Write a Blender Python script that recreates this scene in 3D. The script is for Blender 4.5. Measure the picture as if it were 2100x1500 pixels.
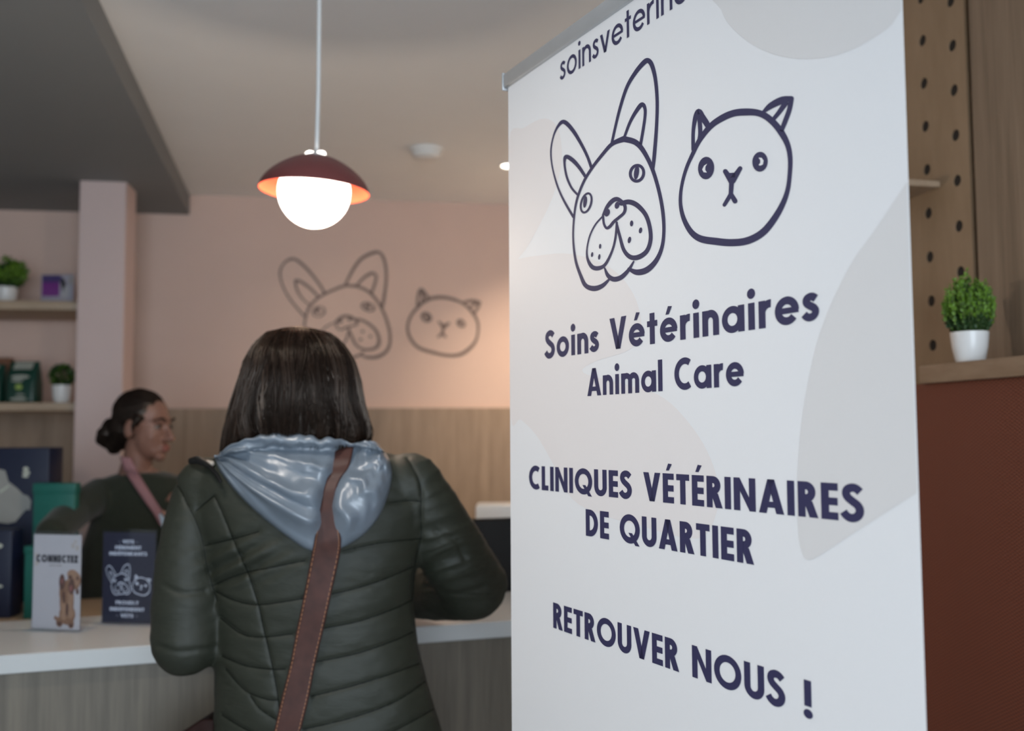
import bpy, bmesh, math, random
import numpy as np
from mathutils import Vector, Matrix, noise
from mathutils.bvhtree import BVHTree
from mathutils.geometry import tessellate_polygon

for _o in list(bpy.data.objects):
    bpy.data.objects.remove(_o)
SC = bpy.context.scene
COL = SC.collection
PI = math.pi

# ------------------------------------------------------------------ camera
F, CX, CY, EYE = 2041.0, 1050.0, 750.0, 1.40
PITCH, ROLL = math.atan(137 / F), 0.006
W_ = Vector((0, math.cos(PITCH), math.sin(PITCH)))
_u = Vector((0, -math.sin(PITCH), math.cos(PITCH)))
_r = Vector((1, 0, 0))
R_ = _r * math.cos(ROLL) - _u * math.sin(ROLL)
U_ = _u * math.cos(ROLL) + _r * math.sin(ROLL)
O_ = Vector((0, 0, EYE))
cd = bpy.data.cameras.new('camera')
cd.sensor_fit = 'HORIZONTAL'
cd.sensor_width = 36.0
cd.lens = F * 36.0 / 2100.0
cd.clip_start = 0.05
cd.dof.use_dof = True
cd.dof.focus_distance = 1.33
cd.dof.aperture_fstop = 3.3
cam = bpy.data.objects.new('camera', cd)
cam.matrix_world = Matrix(((R_.x, U_.x, -W_.x, O_.x), (R_.y, U_.y, -W_.y, O_.y), (R_.z, U_.z, -W_.z, O_.z), (0, 0, 0, 1)))
COL.objects.link(cam)
SC.camera = cam

# ------------------------------------------------------------------ world, exposure, large lights
SC.view_settings.view_transform = 'Standard'
SC.view_settings.look = 'None'
SC.view_settings.gamma = 1
SC.view_settings.use_curve_mapping = False
SC.view_settings.exposure = 1.25
wd = bpy.data.worlds.new('world')
SC.world = wd
wd.use_nodes = True
wd.node_tree.nodes['Background'].inputs[0].default_value = (0.62, 0.75, 0.95, 1)
wd.node_tree.nodes['Background'].inputs[1].default_value = 0.3


def area(name, loc, target, sx, sy, power, color):
    l = bpy.data.lights.new(name, 'AREA')
    l.shape = 'RECTANGLE'
    l.size, l.size_y, l.energy, l.color = sx, sy, power, color
    o = bpy.data.objects.new(name, l)
    o.location = loc
    o.rotation_euler = (Vector(target) - Vector(loc)).to_track_quat('-Z', 'Y').to_euler()
    COL.objects.link(o)
    return o


# daylight through the shop window behind the photographer
area('window_daylight', (.55, -2.42, 1.40), (.25, 3.0, 1.1), 2.3, 1.8, 50.0, (0.76, 0.88, 1.0))


def spot(name, loc, target, power, color, angle=110, blend=0.9, radius=0.05):
    l = bpy.data.lights.new(name, 'SPOT')
    l.energy, l.color, l.spot_size, l.spot_blend, l.shadow_soft_size = power, color, math.radians(angle), blend, radius
    o = bpy.data.objects.new(name, l)
    o.location = loc
    o.rotation_euler = (Vector(target) - Vector(loc)).to_track_quat('-Z', 'Y').to_euler()
    COL.objects.link(o)


# added spotlight, no visible fitting, to brighten the banner
spot('banner_fill_spot', (-.95, .95, 2.5), (.08, 1.50, 1.05), 21, (1.0, .94, .89), 80, 1.0, .06)


# ------------------------------------------------------------------ pixel helpers (2100 x 1500 photograph)
def ray(x, y):
    return R_ * ((x - CX) / F) - U_ * ((y - CY) / F) + W_


def at(x, y, Y):
    d = ray(x, y)
    return O_ + d * (Y / d.y)


def at_z(x, y, z):
    d = ray(x, y)
    return O_ + d * ((z - EYE) / d.z)


def on_plane(x, y, P, n):
    d = ray(x, y)
    return O_ + d * ((P - O_).dot(n) / d.dot(n))


def proj_np(V):
    D = V - np.array(O_)
    w = D @ np.array(W_)
    return CX + F * (D @ np.array(R_)) / w, CY - F * (D @ np.array(U_)) / w


# ------------------------------------------------------------------ materials
def _mat(name):
    m = bpy.data.materials.new(name)
    m.use_nodes = True
    nt = m.node_tree
    return m, nt, nt.nodes['Principled BSDF']


def mix_col(nt, a, b, fac):
    n = nt.nodes.new('ShaderNodeMix')
    n.data_type = 'RGBA'
    n.inputs[6].default_value = (*a, 1)
    n.inputs[7].default_value = (*b, 1)
    nt.links.new(fac, n.inputs[0])
    return n.outputs[2]


def coords(nt, scale=(1, 1, 1)):
    tc = nt.nodes.new('ShaderNodeTexCoord')
    mp = nt.nodes.new('ShaderNodeMapping')
    mp.inputs['Scale'].default_value = scale
    nt.links.new(tc.outputs['Object'], mp.inputs[0])
    return mp.outputs[0]


def noise_fac(nt, scale, detail=3.0, stretch=(1, 1, 1), rough=0.5):
    n = nt.nodes.new('ShaderNodeTexNoise')
    n.inputs['Scale'].default_value = scale
    n.inputs['Detail'].default_value = detail
    n.inputs['Roughness'].default_value = rough
    nt.links.new(coords(nt, stretch), n.inputs['Vector'])
    return n.outputs[0]


def bump(nt, bs, fac, strength, dist):
    b = nt.nodes.new('ShaderNodeBump')
    b.inputs['Strength'].default_value = strength
    b.inputs['Distance'].default_value = dist
    nt.links.new(fac, b.inputs['Height'])
    nt.links.new(b.outputs[0], bs.inputs['Normal'])


def plain(name, c, rough=0.5, var=0.12, scale=18, bstr=0.0, bdist=0.002, metal=0.0, stretch=(1, 1, 1), sheen=0.0, spec=0.5):
    m, nt, bs = _mat(name)
    f = noise_fac(nt, scale, 3, stretch)
    lo = tuple(max(0, x * (1 - var)) for x in c)
    hi = tuple(min(1, x * (1 + var)) for x in c)
    nt.links.new(mix_col(nt, lo, hi, f), bs.inputs['Base Color'])
    bs.inputs['Roughness'].default_value = rough
    bs.inputs['Metallic'].default_value = metal
    bs.inputs['Specular IOR Level'].default_value = spec
    if sheen:
        bs.inputs['Sheen Weight'].default_value = sheen
    if bstr:
        bump(nt, bs, f, bstr, bdist)
    return m


def wood(name, c1, c2, stretch=(14, 14, 0.9), rough=0.5):
    m, nt, bs = _mat(name)
    f1 = noise_fac(nt, 1.6, 5, stretch, 0.6)
    f2 = noise_fac(nt, 9.0, 3, stretch, 0.5)
    ad = nt.nodes.new('ShaderNodeMath')
    ad.operation = 'MULTIPLY_ADD'
    ad.inputs[1].default_value = 0.35
    nt.links.new(f2, ad.inputs[0])
    nt.links.new(f1, ad.inputs[2])
    rp = nt.nodes.new('ShaderNodeMapRange')
    rp.inputs[1].default_value = 0.45
    rp.inputs[2].default_value = 0.9
    nt.links.new(ad.outputs[0], rp.inputs[0])
    nt.links.new(mix_col(nt, c1, c2, rp.outputs[0]), bs.inputs['Base Color'])
    bs.inputs['Roughness'].default_value = rough
    bump(nt, bs, ad.outputs[0], 0.15, 0.001)
    return m


def emit(name, c, strength):
    m, nt, bs = _mat(name)
    bs.inputs['Base Color'].default_value = (*c, 1)
    bs.inputs['Emission Color'].default_value = (*c, 1)
    bs.inputs['Emission Strength'].default_value = strength
    return m


def hairmat(name, c, gloss=.07, rough=.3):
    m, nt, bs = _mat(name)
    out = nt.nodes['Material Output']
    f = noise_fac(nt, 110, 3, (1, 1, .04))
    df = nt.nodes.new('ShaderNodeBsdfDiffuse')
    nt.links.new(mix_col(nt, tuple(x * .35 for x in c), tuple(x * 1.9 for x in c), f), df.inputs[0])
    gl = nt.nodes.new('ShaderNodeBsdfGlossy')
    gl.inputs[0].default_value = (.85, .74, .64, 1)
    gl.inputs['Roughness'].default_value = rough
    mx = nt.nodes.new('ShaderNodeMixShader')
    mx.inputs[0].default_value = gloss
    nt.links.new(df.outputs[0], mx.inputs[1])
    nt.links.new(gl.outputs[0], mx.inputs[2])
    nt.links.new(mx.outputs[0], out.inputs[0])
    return m


def clear(name, tint=(0.95, 0.97, 1.0), gloss=0.022, rough=0.05):
    m, nt, bs = _mat(name)
    out = nt.nodes['Material Output']
    tr = nt.nodes.new('ShaderNodeBsdfTransparent')
    tr.inputs[0].default_value = (*tint, 1)
    gl = nt.nodes.new('ShaderNodeBsdfGlossy')
    gl.inputs['Roughness'].default_value = rough
    mx = nt.nodes.new('ShaderNodeMixShader')
    mx.inputs[0].default_value = gloss
    nt.links.new(tr.outputs[0], mx.inputs[1])
    nt.links.new(gl.outputs[0], mx.inputs[2])
    nt.links.new(mx.outputs[0], out.inputs[0])
    return m


def woven(name, c1, c2, px_=0.013, py_=0.0075):
    # fine open weave: rows of raised threads along the panel and up it
    m, nt, bs = _mat(name)
    tc = nt.nodes.new('ShaderNodeTexCoord')
    sp = nt.nodes.new('ShaderNodeSeparateXYZ')
    nt.links.new(tc.outputs['UV'], sp.inputs[0])

    def mth(op, a, b=None):
        n = nt.nodes.new('ShaderNodeMath')
        n.operation = op
        for i, v in enumerate((a, b)):
            if v is None:
                continue
            if isinstance(v, (int, float)):
                n.inputs[i].default_value = v
            else:
                nt.links.new(v, n.inputs[i])
        return n.outputs[0]
    sx = mth('SINE', mth('MULTIPLY', sp.outputs[0], 2 * PI / px_))
    sy = mth('SINE', mth('MULTIPLY', sp.outputs[1], 2 * PI / py_))
    pr = mth('MULTIPLY', sx, sy)
    h = mth('MULTIPLY_ADD', pr, 0.5)
    h.node.inputs[2].default_value = 0.5
    nt.links.new(mix_col(nt, c1, c2, h), bs.inputs['Base Color'])
    bs.inputs['Roughness'].default_value = 0.55
    bump(nt, bs, h, 0.8, 0.002)
    return m


M = {}
M['pink_plaster'] = plain('pink_plaster', (0.72, 0.535, 0.455), 0.75, 0.03, 6, 0.05)
M['pale_pink'] = plain('pale_pink_plaster', (0.66, 0.52, 0.49), 0.7, 0.03, 6, 0.05)
M['ceiling'] = plain('ceiling_paint', (0.88, 0.88, 0.87), 0.8, 0.02, 5, 0.05)
M['soffit'] = plain('shaded_soffit_paint', (0.21, 0.22, 0.225), 0.8, 0.02, 5, 0.05)  # ceiling paint made darker: the dimness on the left is put into the colour
M['white_wall'] = plain('white_wall_paint', (0.62, 0.58, 0.55), 0.8, 0.03, 5, 0.05)
M['floor'] = plain('pale_grey_floor', (0.46, 0.46, 0.45), 0.4, 0.05, 4)
M['wainscot'] = wood('wainscot_oak', (0.25, 0.178, 0.12), (0.40, 0.295, 0.21))
M['counter_oak'] = wood('counter_oak', (0.078, 0.065, 0.048), (0.16, 0.135, 0.10), (16, 16, 0.8), 0.5)
M['shelf_oak'] = wood('shelf_oak', (0.34, 0.24, 0.15), (0.46, 0.34, 0.23), (1.0, 14, 14), 0.5)
M['ledge_oak'] = wood('ledge_oak', (0.28, 0.185, 0.115), (0.38, 0.27, 0.18), (12, 1.2, 14), 0.5)
M['peg_oak'] = wood('pegboard_ply', (0.245, 0.160, 0.090), (0.32, 0.215, 0.13), (5, 5, 1.5), 0.55)
M['panel_oak'] = wood('panel_oak', (0.15, 0.10, 0.062), (0.30, 0.21, 0.14), (13, 13, 0.6), 0.5)
M['dark'] = plain('recess_shade', (0.02, 0.014, 0.01), 0.9, 0.1)
M['weave'] = woven('red_brown_weave', (0.07, 0.016, 0.008), (0.26, 0.07, 0.034))
M['white_top'] = plain('white_laminate', (0.45, 0.46, 0.455), 0.35, 0.015, 4)
M['white_plastic'] = plain('white_plastic', (0.78, 0.78, 0.76), 0.35, 0.02, 9)
M['white_ceramic'] = plain('white_ceramic', (0.78, 0.77, 0.75), 0.3, 0.02, 9)
M['black_plastic'] = plain('black_plastic', (0.006, 0.006, 0.006), 0.5, 0.2, 60, 0.1, spec=0.2)
M['grey_metal'] = plain('grey_metal', (0.50, 0.51, 0.52), 0.42, 0.05, 30, metal=0.35)
M['soil'] = plain('soil', (0.03, 0.02, 0.012), 0.95, 0.4, 200, 0.6)
M['leaf_bright'] = plain('leaf_bright', (0.12, 0.235, 0.02), 0.5, 0.55, 30)
M['leaf_dark'] = plain('leaf_dark', (0.018, 0.055, 0.010), 0.55, 0.5, 30)
M['stem'] = plain('stem', (0.05, 0.09, 0.02), 0.6)
M['navy'] = plain('navy_ink', (0.030, 0.028, 0.085), 0.6, 0.08, 40)
M['black_ink'] = plain('black_ink', (0.012, 0.012, 0.018), 0.6, 0.1, 40)
M['wall_ink'] = plain('taupe_wall_vinyl', (0.20, 0.145, 0.125), 0.6, 0.05, 30)
M['white_ink'] = plain('white_ink', (0.72, 0.74, 0.80), 0.6, 0.04, 40)
M['shade_red'] = plain('oxblood_enamel', (0.17, 0.042, 0.040), 0.42, 0.06, 12)
M['shade_orange'] = plain('red_orange_enamel', (0.62, 0.085, 0.03), 0.45, 0.05, 12)
M['globe'] = emit('lit_globe', (1.0, 0.93, 0.84), 2.6)
M['lamp_lens'] = emit('lit_lens', (1.0, 0.90, 0.74), 5.0)
M['jacket'] = plain('green_nylon', (0.0185, 0.021, 0.0135), 0.58, 0.10, 42, 0.5, 0.0022, spec=0.4, stretch=(1, 1, 2.6))
M['lining'] = plain('silver_blue_lining', (0.145, 0.175, 0.21), 0.33, 0.10, 22, 0.3, 0.002, spec=0.8)
M['strap'] = plain('brown_leather', (0.055, 0.021, 0.016), 0.48, 0.5, 45, 0.25, 0.0012, spec=0.3)
M['seam'] = plain('dark_green_seam', (0.004, 0.005, 0.004), 1.0, spec=0.0)
M['bag'] = plain('dark_brown_leather', (0.022, 0.009, 0.007), 0.65, 0.25, 60, 0.25, spec=0.15)
M['thread'] = plain('tan_thread', (0.33, 0.15, 0.07), 0.7)
M['hair'] = hairmat('dark_brown_hair', (0.0085, 0.0045, 0.003), .024, .27)
M['hair_mid'] = hairmat('brown_hair', (0.018, 0.0095, 0.006), .05, .27)
M['hair_light'] = hairmat('light_brown_hair', (0.036, 0.021, 0.013), .085, .27)
M['hair_black'] = hairmat('black_brown_hair', (0.009, 0.006, 0.005), .03, .4)
M['skin'] = plain('skin', (0.42, 0.22, 0.15), 0.5, 0.08, 30)
M['skin2'] = plain('skin_tan', (0.21, 0.105, 0.075), 0.5, 0.08, 30)
M['lip'] = plain('lip', (0.26, 0.085, 0.07), 0.45)
M['eye_white'] = plain('eye_white', (0.20, 0.175, 0.16), 0.3, 0.02)
M['eye_dark'] = plain('eye_dark', (0.015, 0.009, 0.006), 0.2)
M['denim'] = plain('dark_trousers', (0.02, 0.022, 0.03), 0.8, 0.2, 80, 0.2)
M['shoe'] = plain('shoe', (0.03, 0.025, 0.022), 0.5)
M['sweater'] = plain('dark_green_knit', (0.011, 0.0155, 0.007), 0.85, 0.3, 90, 0.5, 0.003, sheen=0.15)
M['pink_band'] = plain('pink_webbing', (0.27, 0.135, 0.145), 0.7, 0.05, 90)
M['badge'] = plain('white_badge', (0.55, 0.66, 0.75), 0.3, 0.03)
M['clear'] = clear('clear_acrylic')
M['glass'] = clear('window_glass', (0.97, 0.99, 1.0), 0.06, 0.02)
M['card_white'] = plain('white_card', (0.48, 0.445, 0.435), 0.5, 0.03, 30)
M['card_navy'] = plain('navy_card', (0.024, 0.025, 0.044), 0.45, 0.1, 30)
M['poodle_light'] = plain('printed_tan_fur', (0.33, 0.185, 0.108), 0.6, 0.4, 260)
M['poodle'] = plain('printed_brown_fur', (0.23, 0.115, 0.062), 0.6, 0.5, 260)
M['poodle_dark'] = plain('printed_dark_fur', (0.10, 0.045, 0.03), 0.6, 0.3, 260)
M['beige_print'] = plain('printed_beige', (0.45, 0.38, 0.32), 0.6, 0.1, 60)
M['blue_box'] = plain('navy_blue_card', (0.0025, 0.007, 0.028), 0.5, 0.12, 12)
M['teal'] = plain('teal_card', (0.003, 0.105, 0.082), 0.5, 0.12, 12)
M['green_bag'] = plain('dark_green_foil', (0.008, 0.050, 0.034), 0.35, 0.25, 20, 0.3)
M['pale_print'] = plain('pale_print', (0.40, 0.42, 0.36), 0.6, 0.1)
M['lime_print'] = plain('lime_print', (0.30, 0.42, 0.10), 0.6, 0.1)
M['dog_print'] = plain('off_white_print', (0.26, 0.26, 0.24), 0.6, 0.12, 25)
M['purple'] = plain('purple_print', (0.22, 0.02, 0.22), 0.5, 0.1)
M['violet'] = plain('violet_print', (0.075, 0.04, 0.15), 0.5, 0.1)
M['lilac'] = plain('pale_lilac_card', (0.46, 0.40, 0.42), 0.5, 0.05)
M['tan_pack'] = plain('rust_brown_pack', (0.20, 0.085, 0.045), 0.6, 0.15)
M['paper'] = plain('banner_film', (0.82, 0.815, 0.82), 0.55, 0.012, 500, 0.06, 0.0006)
M['blob_pink'] = plain('banner_blush_print', (0.81, 0.765, 0.75), 0.55, 0.012, 500, 0.06, 0.0006)
M['blob_grey'] = plain('banner_grey_print', (0.725, 0.705, 0.695), 0.55, 0.012, 500, 0.06, 0.0006)


# ------------------------------------------------------------------ object helpers
def tag(o, label=None, cat=None, group=None, kind=None):
    if label:
        o['label'] = label
    if cat:
        o['category'] = cat
    if group:
        o['group'] = group
    if kind:
        o['kind'] = kind
    return o


def thing(name, label, cat, loc, group=None):
    o = bpy.data.objects.new(name, None)
    o.empty_display_size = 0.1
    COL.objects.link(o)
    o.location = loc
    o['root'] = list(loc)
    return tag(o, label, cat, group)


def origin_of(o):
    while o.parent:
        o = o.parent
    return Vector(o.location)


def obj(name, bm, mats, parent=None, smooth=True, angle=40, label=None):
    me = bpy.data.meshes.new(name)
    if isinstance(bm, bmesh.types.BMesh):
        bm.normal_update()
        bm.to_mesh(me)
        bm.free()
    else:
        me = bm
        me.name = name
    if not isinstance(mats, (list, tuple)):
        mats = [mats]
    if not len(me.materials):
        for m in mats:
            me.materials.append(m)
    else:
        me.materials[0] = mats[0]
    o = bpy.data.objects.new(name, me)
    if parent:
        off = origin_of(parent)
    else:
        c = np.empty(len(me.vertices) * 3)
        me.vertices.foreach_get('co', c)
        c = c.reshape(-1, 3)
        off = Vector(((c[:, 0].min() + c[:, 0].max()) / 2, (c[:, 1].min() + c[:, 1].max()) / 2, c[:, 2].min()))
    me.transform(Matrix.Translation(-off))
    if smooth:
        me.polygons.foreach_set('use_smooth', [True] * len(me.polygons))
        try:
            me.set_sharp_from_angle(angle=math.radians(angle))
        except Exception:
            pass
    COL.objects.link(o)
    if parent:
        o.parent = parent
    else:
        o.location = off
    if label:
        o['label'] = label
    return o


def struct(name, bm, mats, **k):
    return tag(obj(name, bm, mats, **k), kind='structure')


def prism(bm, pts, z0, z1, mi=0):
    """vertical prism over a plan polygon (list of xy)"""
    lo = [bm.verts.new((p[0], p[1], z0)) for p in pts]
    hi = [bm.verts.new((p[0], p[1], z1)) for p in pts]
    n = len(pts)
    fs = [bm.faces.new(lo[::-1]), bm.faces.new(hi)]
    for i in range(n):
        fs.append(bm.faces.new((lo[i], lo[(i + 1) % n], hi[(i + 1) % n], hi[i])))
    for f in fs:
        f.material_index = mi
    bmesh.ops.recalc_face_normals(bm, faces=fs)
    return fs


def slab(bm, P, u, v, u0, u1, v0, v1, z0, z1, mi=0):
    """box in plan axes u, v about P (xy vectors)"""
    P, u, v = Vector(P).to_2d(), Vector(u).to_2d(), Vector(v).to_2d()
    return prism(bm, [P + u * u0 + v * v0, P + u * u1 + v * v0, P + u * u1 + v * v1, P + u * u0 + v * v1], z0, z1, mi)


def bevelled(bm, w, seg=2):
    bmesh.ops.remove_doubles(bm, verts=bm.verts[:], dist=1e-6)
    bmesh.ops.bevel(bm, geom=bm.edges[:], offset=w, segments=seg, profile=0.5, affect='EDGES', clamp_overlap=True)
    return bm


def NB():
    return bmesh.new()


def tube(bm, pts, rad, n=12, cap=True):
    """round tube through points; rad is a number or a list"""
    pts = [Vector(p) for p in pts]
    if not isinstance(rad, (list, tuple)):
        rad = [rad] * len(pts)
    rings = []
    t0 = (pts[1] - pts[0]).normalized()
    a = t0.orthogonal().normalized()
    for i, p in enumerate(pts):
        if i == 0:
            t = pts[1] - pts[0]
        elif i == len(pts) - 1:
            t = pts[-1] - pts[-2]
        else:
            t = (pts[i + 1] - pts[i]).normalized() + (pts[i] - pts[i - 1]).normalized()
        t.normalize()
        a = (a - t * a.dot(t)).normalized()
        b = t.cross(a)
        rings.append([bm.verts.new(p + (a * math.cos(2 * PI * k / n) + b * math.sin(2 * PI * k / n)) * rad[i]) for k in range(n)])
    for i in range(len(rings) - 1):
        for k in range(n):
            bm.faces.new((rings[i][k], rings[i][(k + 1) % n], rings[i + 1][(k + 1) % n], rings[i + 1][k]))
    if cap:
        bm.faces.new(rings[0][::-1])
        bm.faces.new(rings[-1])


def ball(bm, c, r, rot=None, seg=20, rings=14):
    if not isinstance(r, (list, tuple)):
        r = (r, r, r)
    mat = Matrix.Translation(Vector(c)) @ (rot.to_4x4() if rot else Matrix.Identity(4)) @ Matrix.Diagonal((*r, 1))
    return bmesh.ops.create_uvsphere(bm, u_segments=seg, v_segments=rings, radius=1.0, matrix=mat)['verts']


def chain(bm, pts, rad):
    """limb: tapered tubes with balls at the joints (later fused by a remesh)"""
    for i, p in enumerate(pts):
        ball(bm, p, rad[i])
    for i in range(len(pts) - 1):
        tube(bm, [pts[i], pts[i + 1]], [rad[i], rad[i + 1]], 18)


def lathe(bm, prof, c, n=40, axis=None, closed=False, mi=0):
    """prof: list of (r, h); revolve about the vertical (or tilted) axis at c"""
    rot = Vector((0, 0, 1)).rotation_difference(Vector(axis)).to_matrix() if axis else Matrix.Identity(3)
    c = Vector(c)
    rings = []
    for r, h in prof:
        if r < 1e-6:
            rings.append([bm.verts.new(c + rot @ Vector((0, 0, h)))])
        else:
            rings.append([bm.verts.new(c + rot @ Vector((r * math.cos(2 * PI * k / n), r * math.sin(2 * PI * k / n), h))) for k in range(n)])
    fs = []
    m = len(rings)
    for i in range(m if closed else m - 1):
        A, B = rings[i], rings[(i + 1) % m]
        for k in range(n):
            q = [A[k % len(A)], A[(k + 1) % len(A)], B[(k + 1) % len(B)], B[k % len(B)]]
            q = list(dict.fromkeys(q))
            if len(q) > 2:
                f = bm.faces.new(q)
                f.material_index = mi
                fs.append(f)
    bmesh.ops.recalc_face_normals(bm, faces=fs)


def remesh(bm, voxel, smooth=4, subdiv=0, smooth2=0):
    me = bpy.data.meshes.new('tmp')
    bm.to_mesh(me)
    bm.free()
    o = bpy.data.objects.new('tmp', me)
    COL.objects.link(o)
    m = o.modifiers.new('r', 'REMESH')
    m.mode = 'VOXEL'
    m.voxel_size = voxel
    if smooth:
        s = o.modifiers.new('s', 'SMOOTH')
        s.factor = 0.5
        s.iterations = smooth
    if subdiv:
        d = o.modifiers.new('d', 'SUBSURF')
        d.levels = d.render_levels = subdiv
    dg = bpy.context.evaluated_depsgraph_get()
    dg.update()
    out = bpy.data.meshes.new_from_object(o.evaluated_get(dg))
    bpy.data.objects.remove(o)
    bpy.data.meshes.remove(me)
    return out


def loft(bm, rings, cap=True):
    R = [[bm.verts.new(p) for p in r] for r in rings]
    n = len(R[0])
    for i in range(len(R) - 1):
        for k in range(n):
            bm.faces.new((R[i][k], R[i][(k + 1) % n], R[i + 1][(k + 1) % n], R[i + 1][k]))
    if cap:
        bm.faces.new(R[0][::-1])
        bm.faces.new(R[-1])
    bmesh.ops.recalc_face_normals(bm, faces=bm.faces[:])


def crom(pts, sub=6, closed=False):
    """Catmull-Rom through tuples of any length"""
    P = [np.array(p, float) for p in pts]
    n = len(P)
    out = []
    for i in range(n if closed else n - 1):
        if closed:
            a, b, c, d = P[(i - 1) % n], P[i], P[(i + 1) % n], P[(i + 2) % n]
        else:
            a, b, c, d = P[max(i - 1, 0)], P[i], P[i + 1], P[min(i + 2, n - 1)]
        for k in range(sub):
            t = k / sub
            out.append(0.5 * ((2 * b) + (c - a) * t + (2 * a - 5 * b + 4 * c - d) * t * t + (3 * b - a - 3 * c + d) * t ** 3))
    if not closed:
        out.append(P[-1])
    return out


# ------------------------------------------------------------------ flat drawing: 2D polygons placed on a plane
def brush(pts, sub=6, closed=False):
    """brush stroke with varying width -> list of polygons; pts (x, y, width)"""
    c = crom(pts, sub, closed)
    n = len(c)
    polys, L, Rr = [], [], []
    for i in range(n):
        if closed:
            t = c[(i + 1) % n][:2] - c[(i - 1) % n][:2]
        else:
            t = c[min(i + 1, n - 1)][:2] - c[max(i - 1, 0)][:2]
        t = t / (np.linalg.norm(t) + 1e-9)
        nr = np.array((-t[1], t[0])) * c[i][2] / 2
        L.append(c[i][:2] + nr)
        Rr.append(c[i][:2] - nr)
    for i in range(n if closed else n - 1):
        j = (i + 1) % n
        polys.append([L[i], L[j], Rr[j], Rr[i]])
    if not closed:
        for e in (c[0], c[-1]):
            polys.append(oval(e[0], e[1], e[2] / 2, e[2] / 2, n=14))
    return polys


def oval(x, y, rx, ry, tilt=0, n=28):
    ct, st = math.cos(math.radians(tilt)), math.sin(math.radians(tilt))
    return [np.array((x + rx * math.cos(a) * ct - ry * math.sin(a) * st, y + rx * math.cos(a) * st + ry * math.sin(a) * ct))
            for a in [2 * PI * k / n for k in range(n)]]


def ring(x, y, rx, ry, w, tilt=0, n=36):
    o, i = oval(x, y, rx, ry, tilt, n), oval(x, y, rx - w, ry - w, tilt, n)
    return [[o[k], o[(k + 1) % n], i[(k + 1) % n], i[k]] for k in range(n)]


def put(bm, polys, fn, mi=0, lift=0.0, step=1.5e-5, layers=12):
    """fn(x, y, lift) -> 3D; faces from 2D polygons. Each new stroke lies a hair above the one before."""
    lay, prev = 0, None
    for p in polys:
        key = {(round(float(a[0]), 7), round(float(a[1]), 7)) for a in p}
        if prev is not None and len(key & prev) < 2:
            lay = (lay + 1) % layers
        prev = key
        vs = [bm.verts.new(fn(a[0], a[1], lift + step * lay)) for a in p]
        if len(vs) > 4:
            tri = tessellate_polygon([[Vector((a[0], a[1], 0)) for a in p]])
            for t in tri:
                try:
                    f = bm.faces.new([vs[k] for k in t])
                    f.material_index = mi
                except ValueError:
                    pass
        else:
            try:
                f = bm.faces.new(vs)
                f.material_index = mi
            except ValueError:
                pass


# the dog and cat line drawings (traced once, in the banner's own pixels)
def _sc(lst, s, x0, y0):
    return [(x0 + a[0] / s, y0 + a[1] / s) + tuple(v / s for v in a[2:]) for a in lst]


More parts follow.
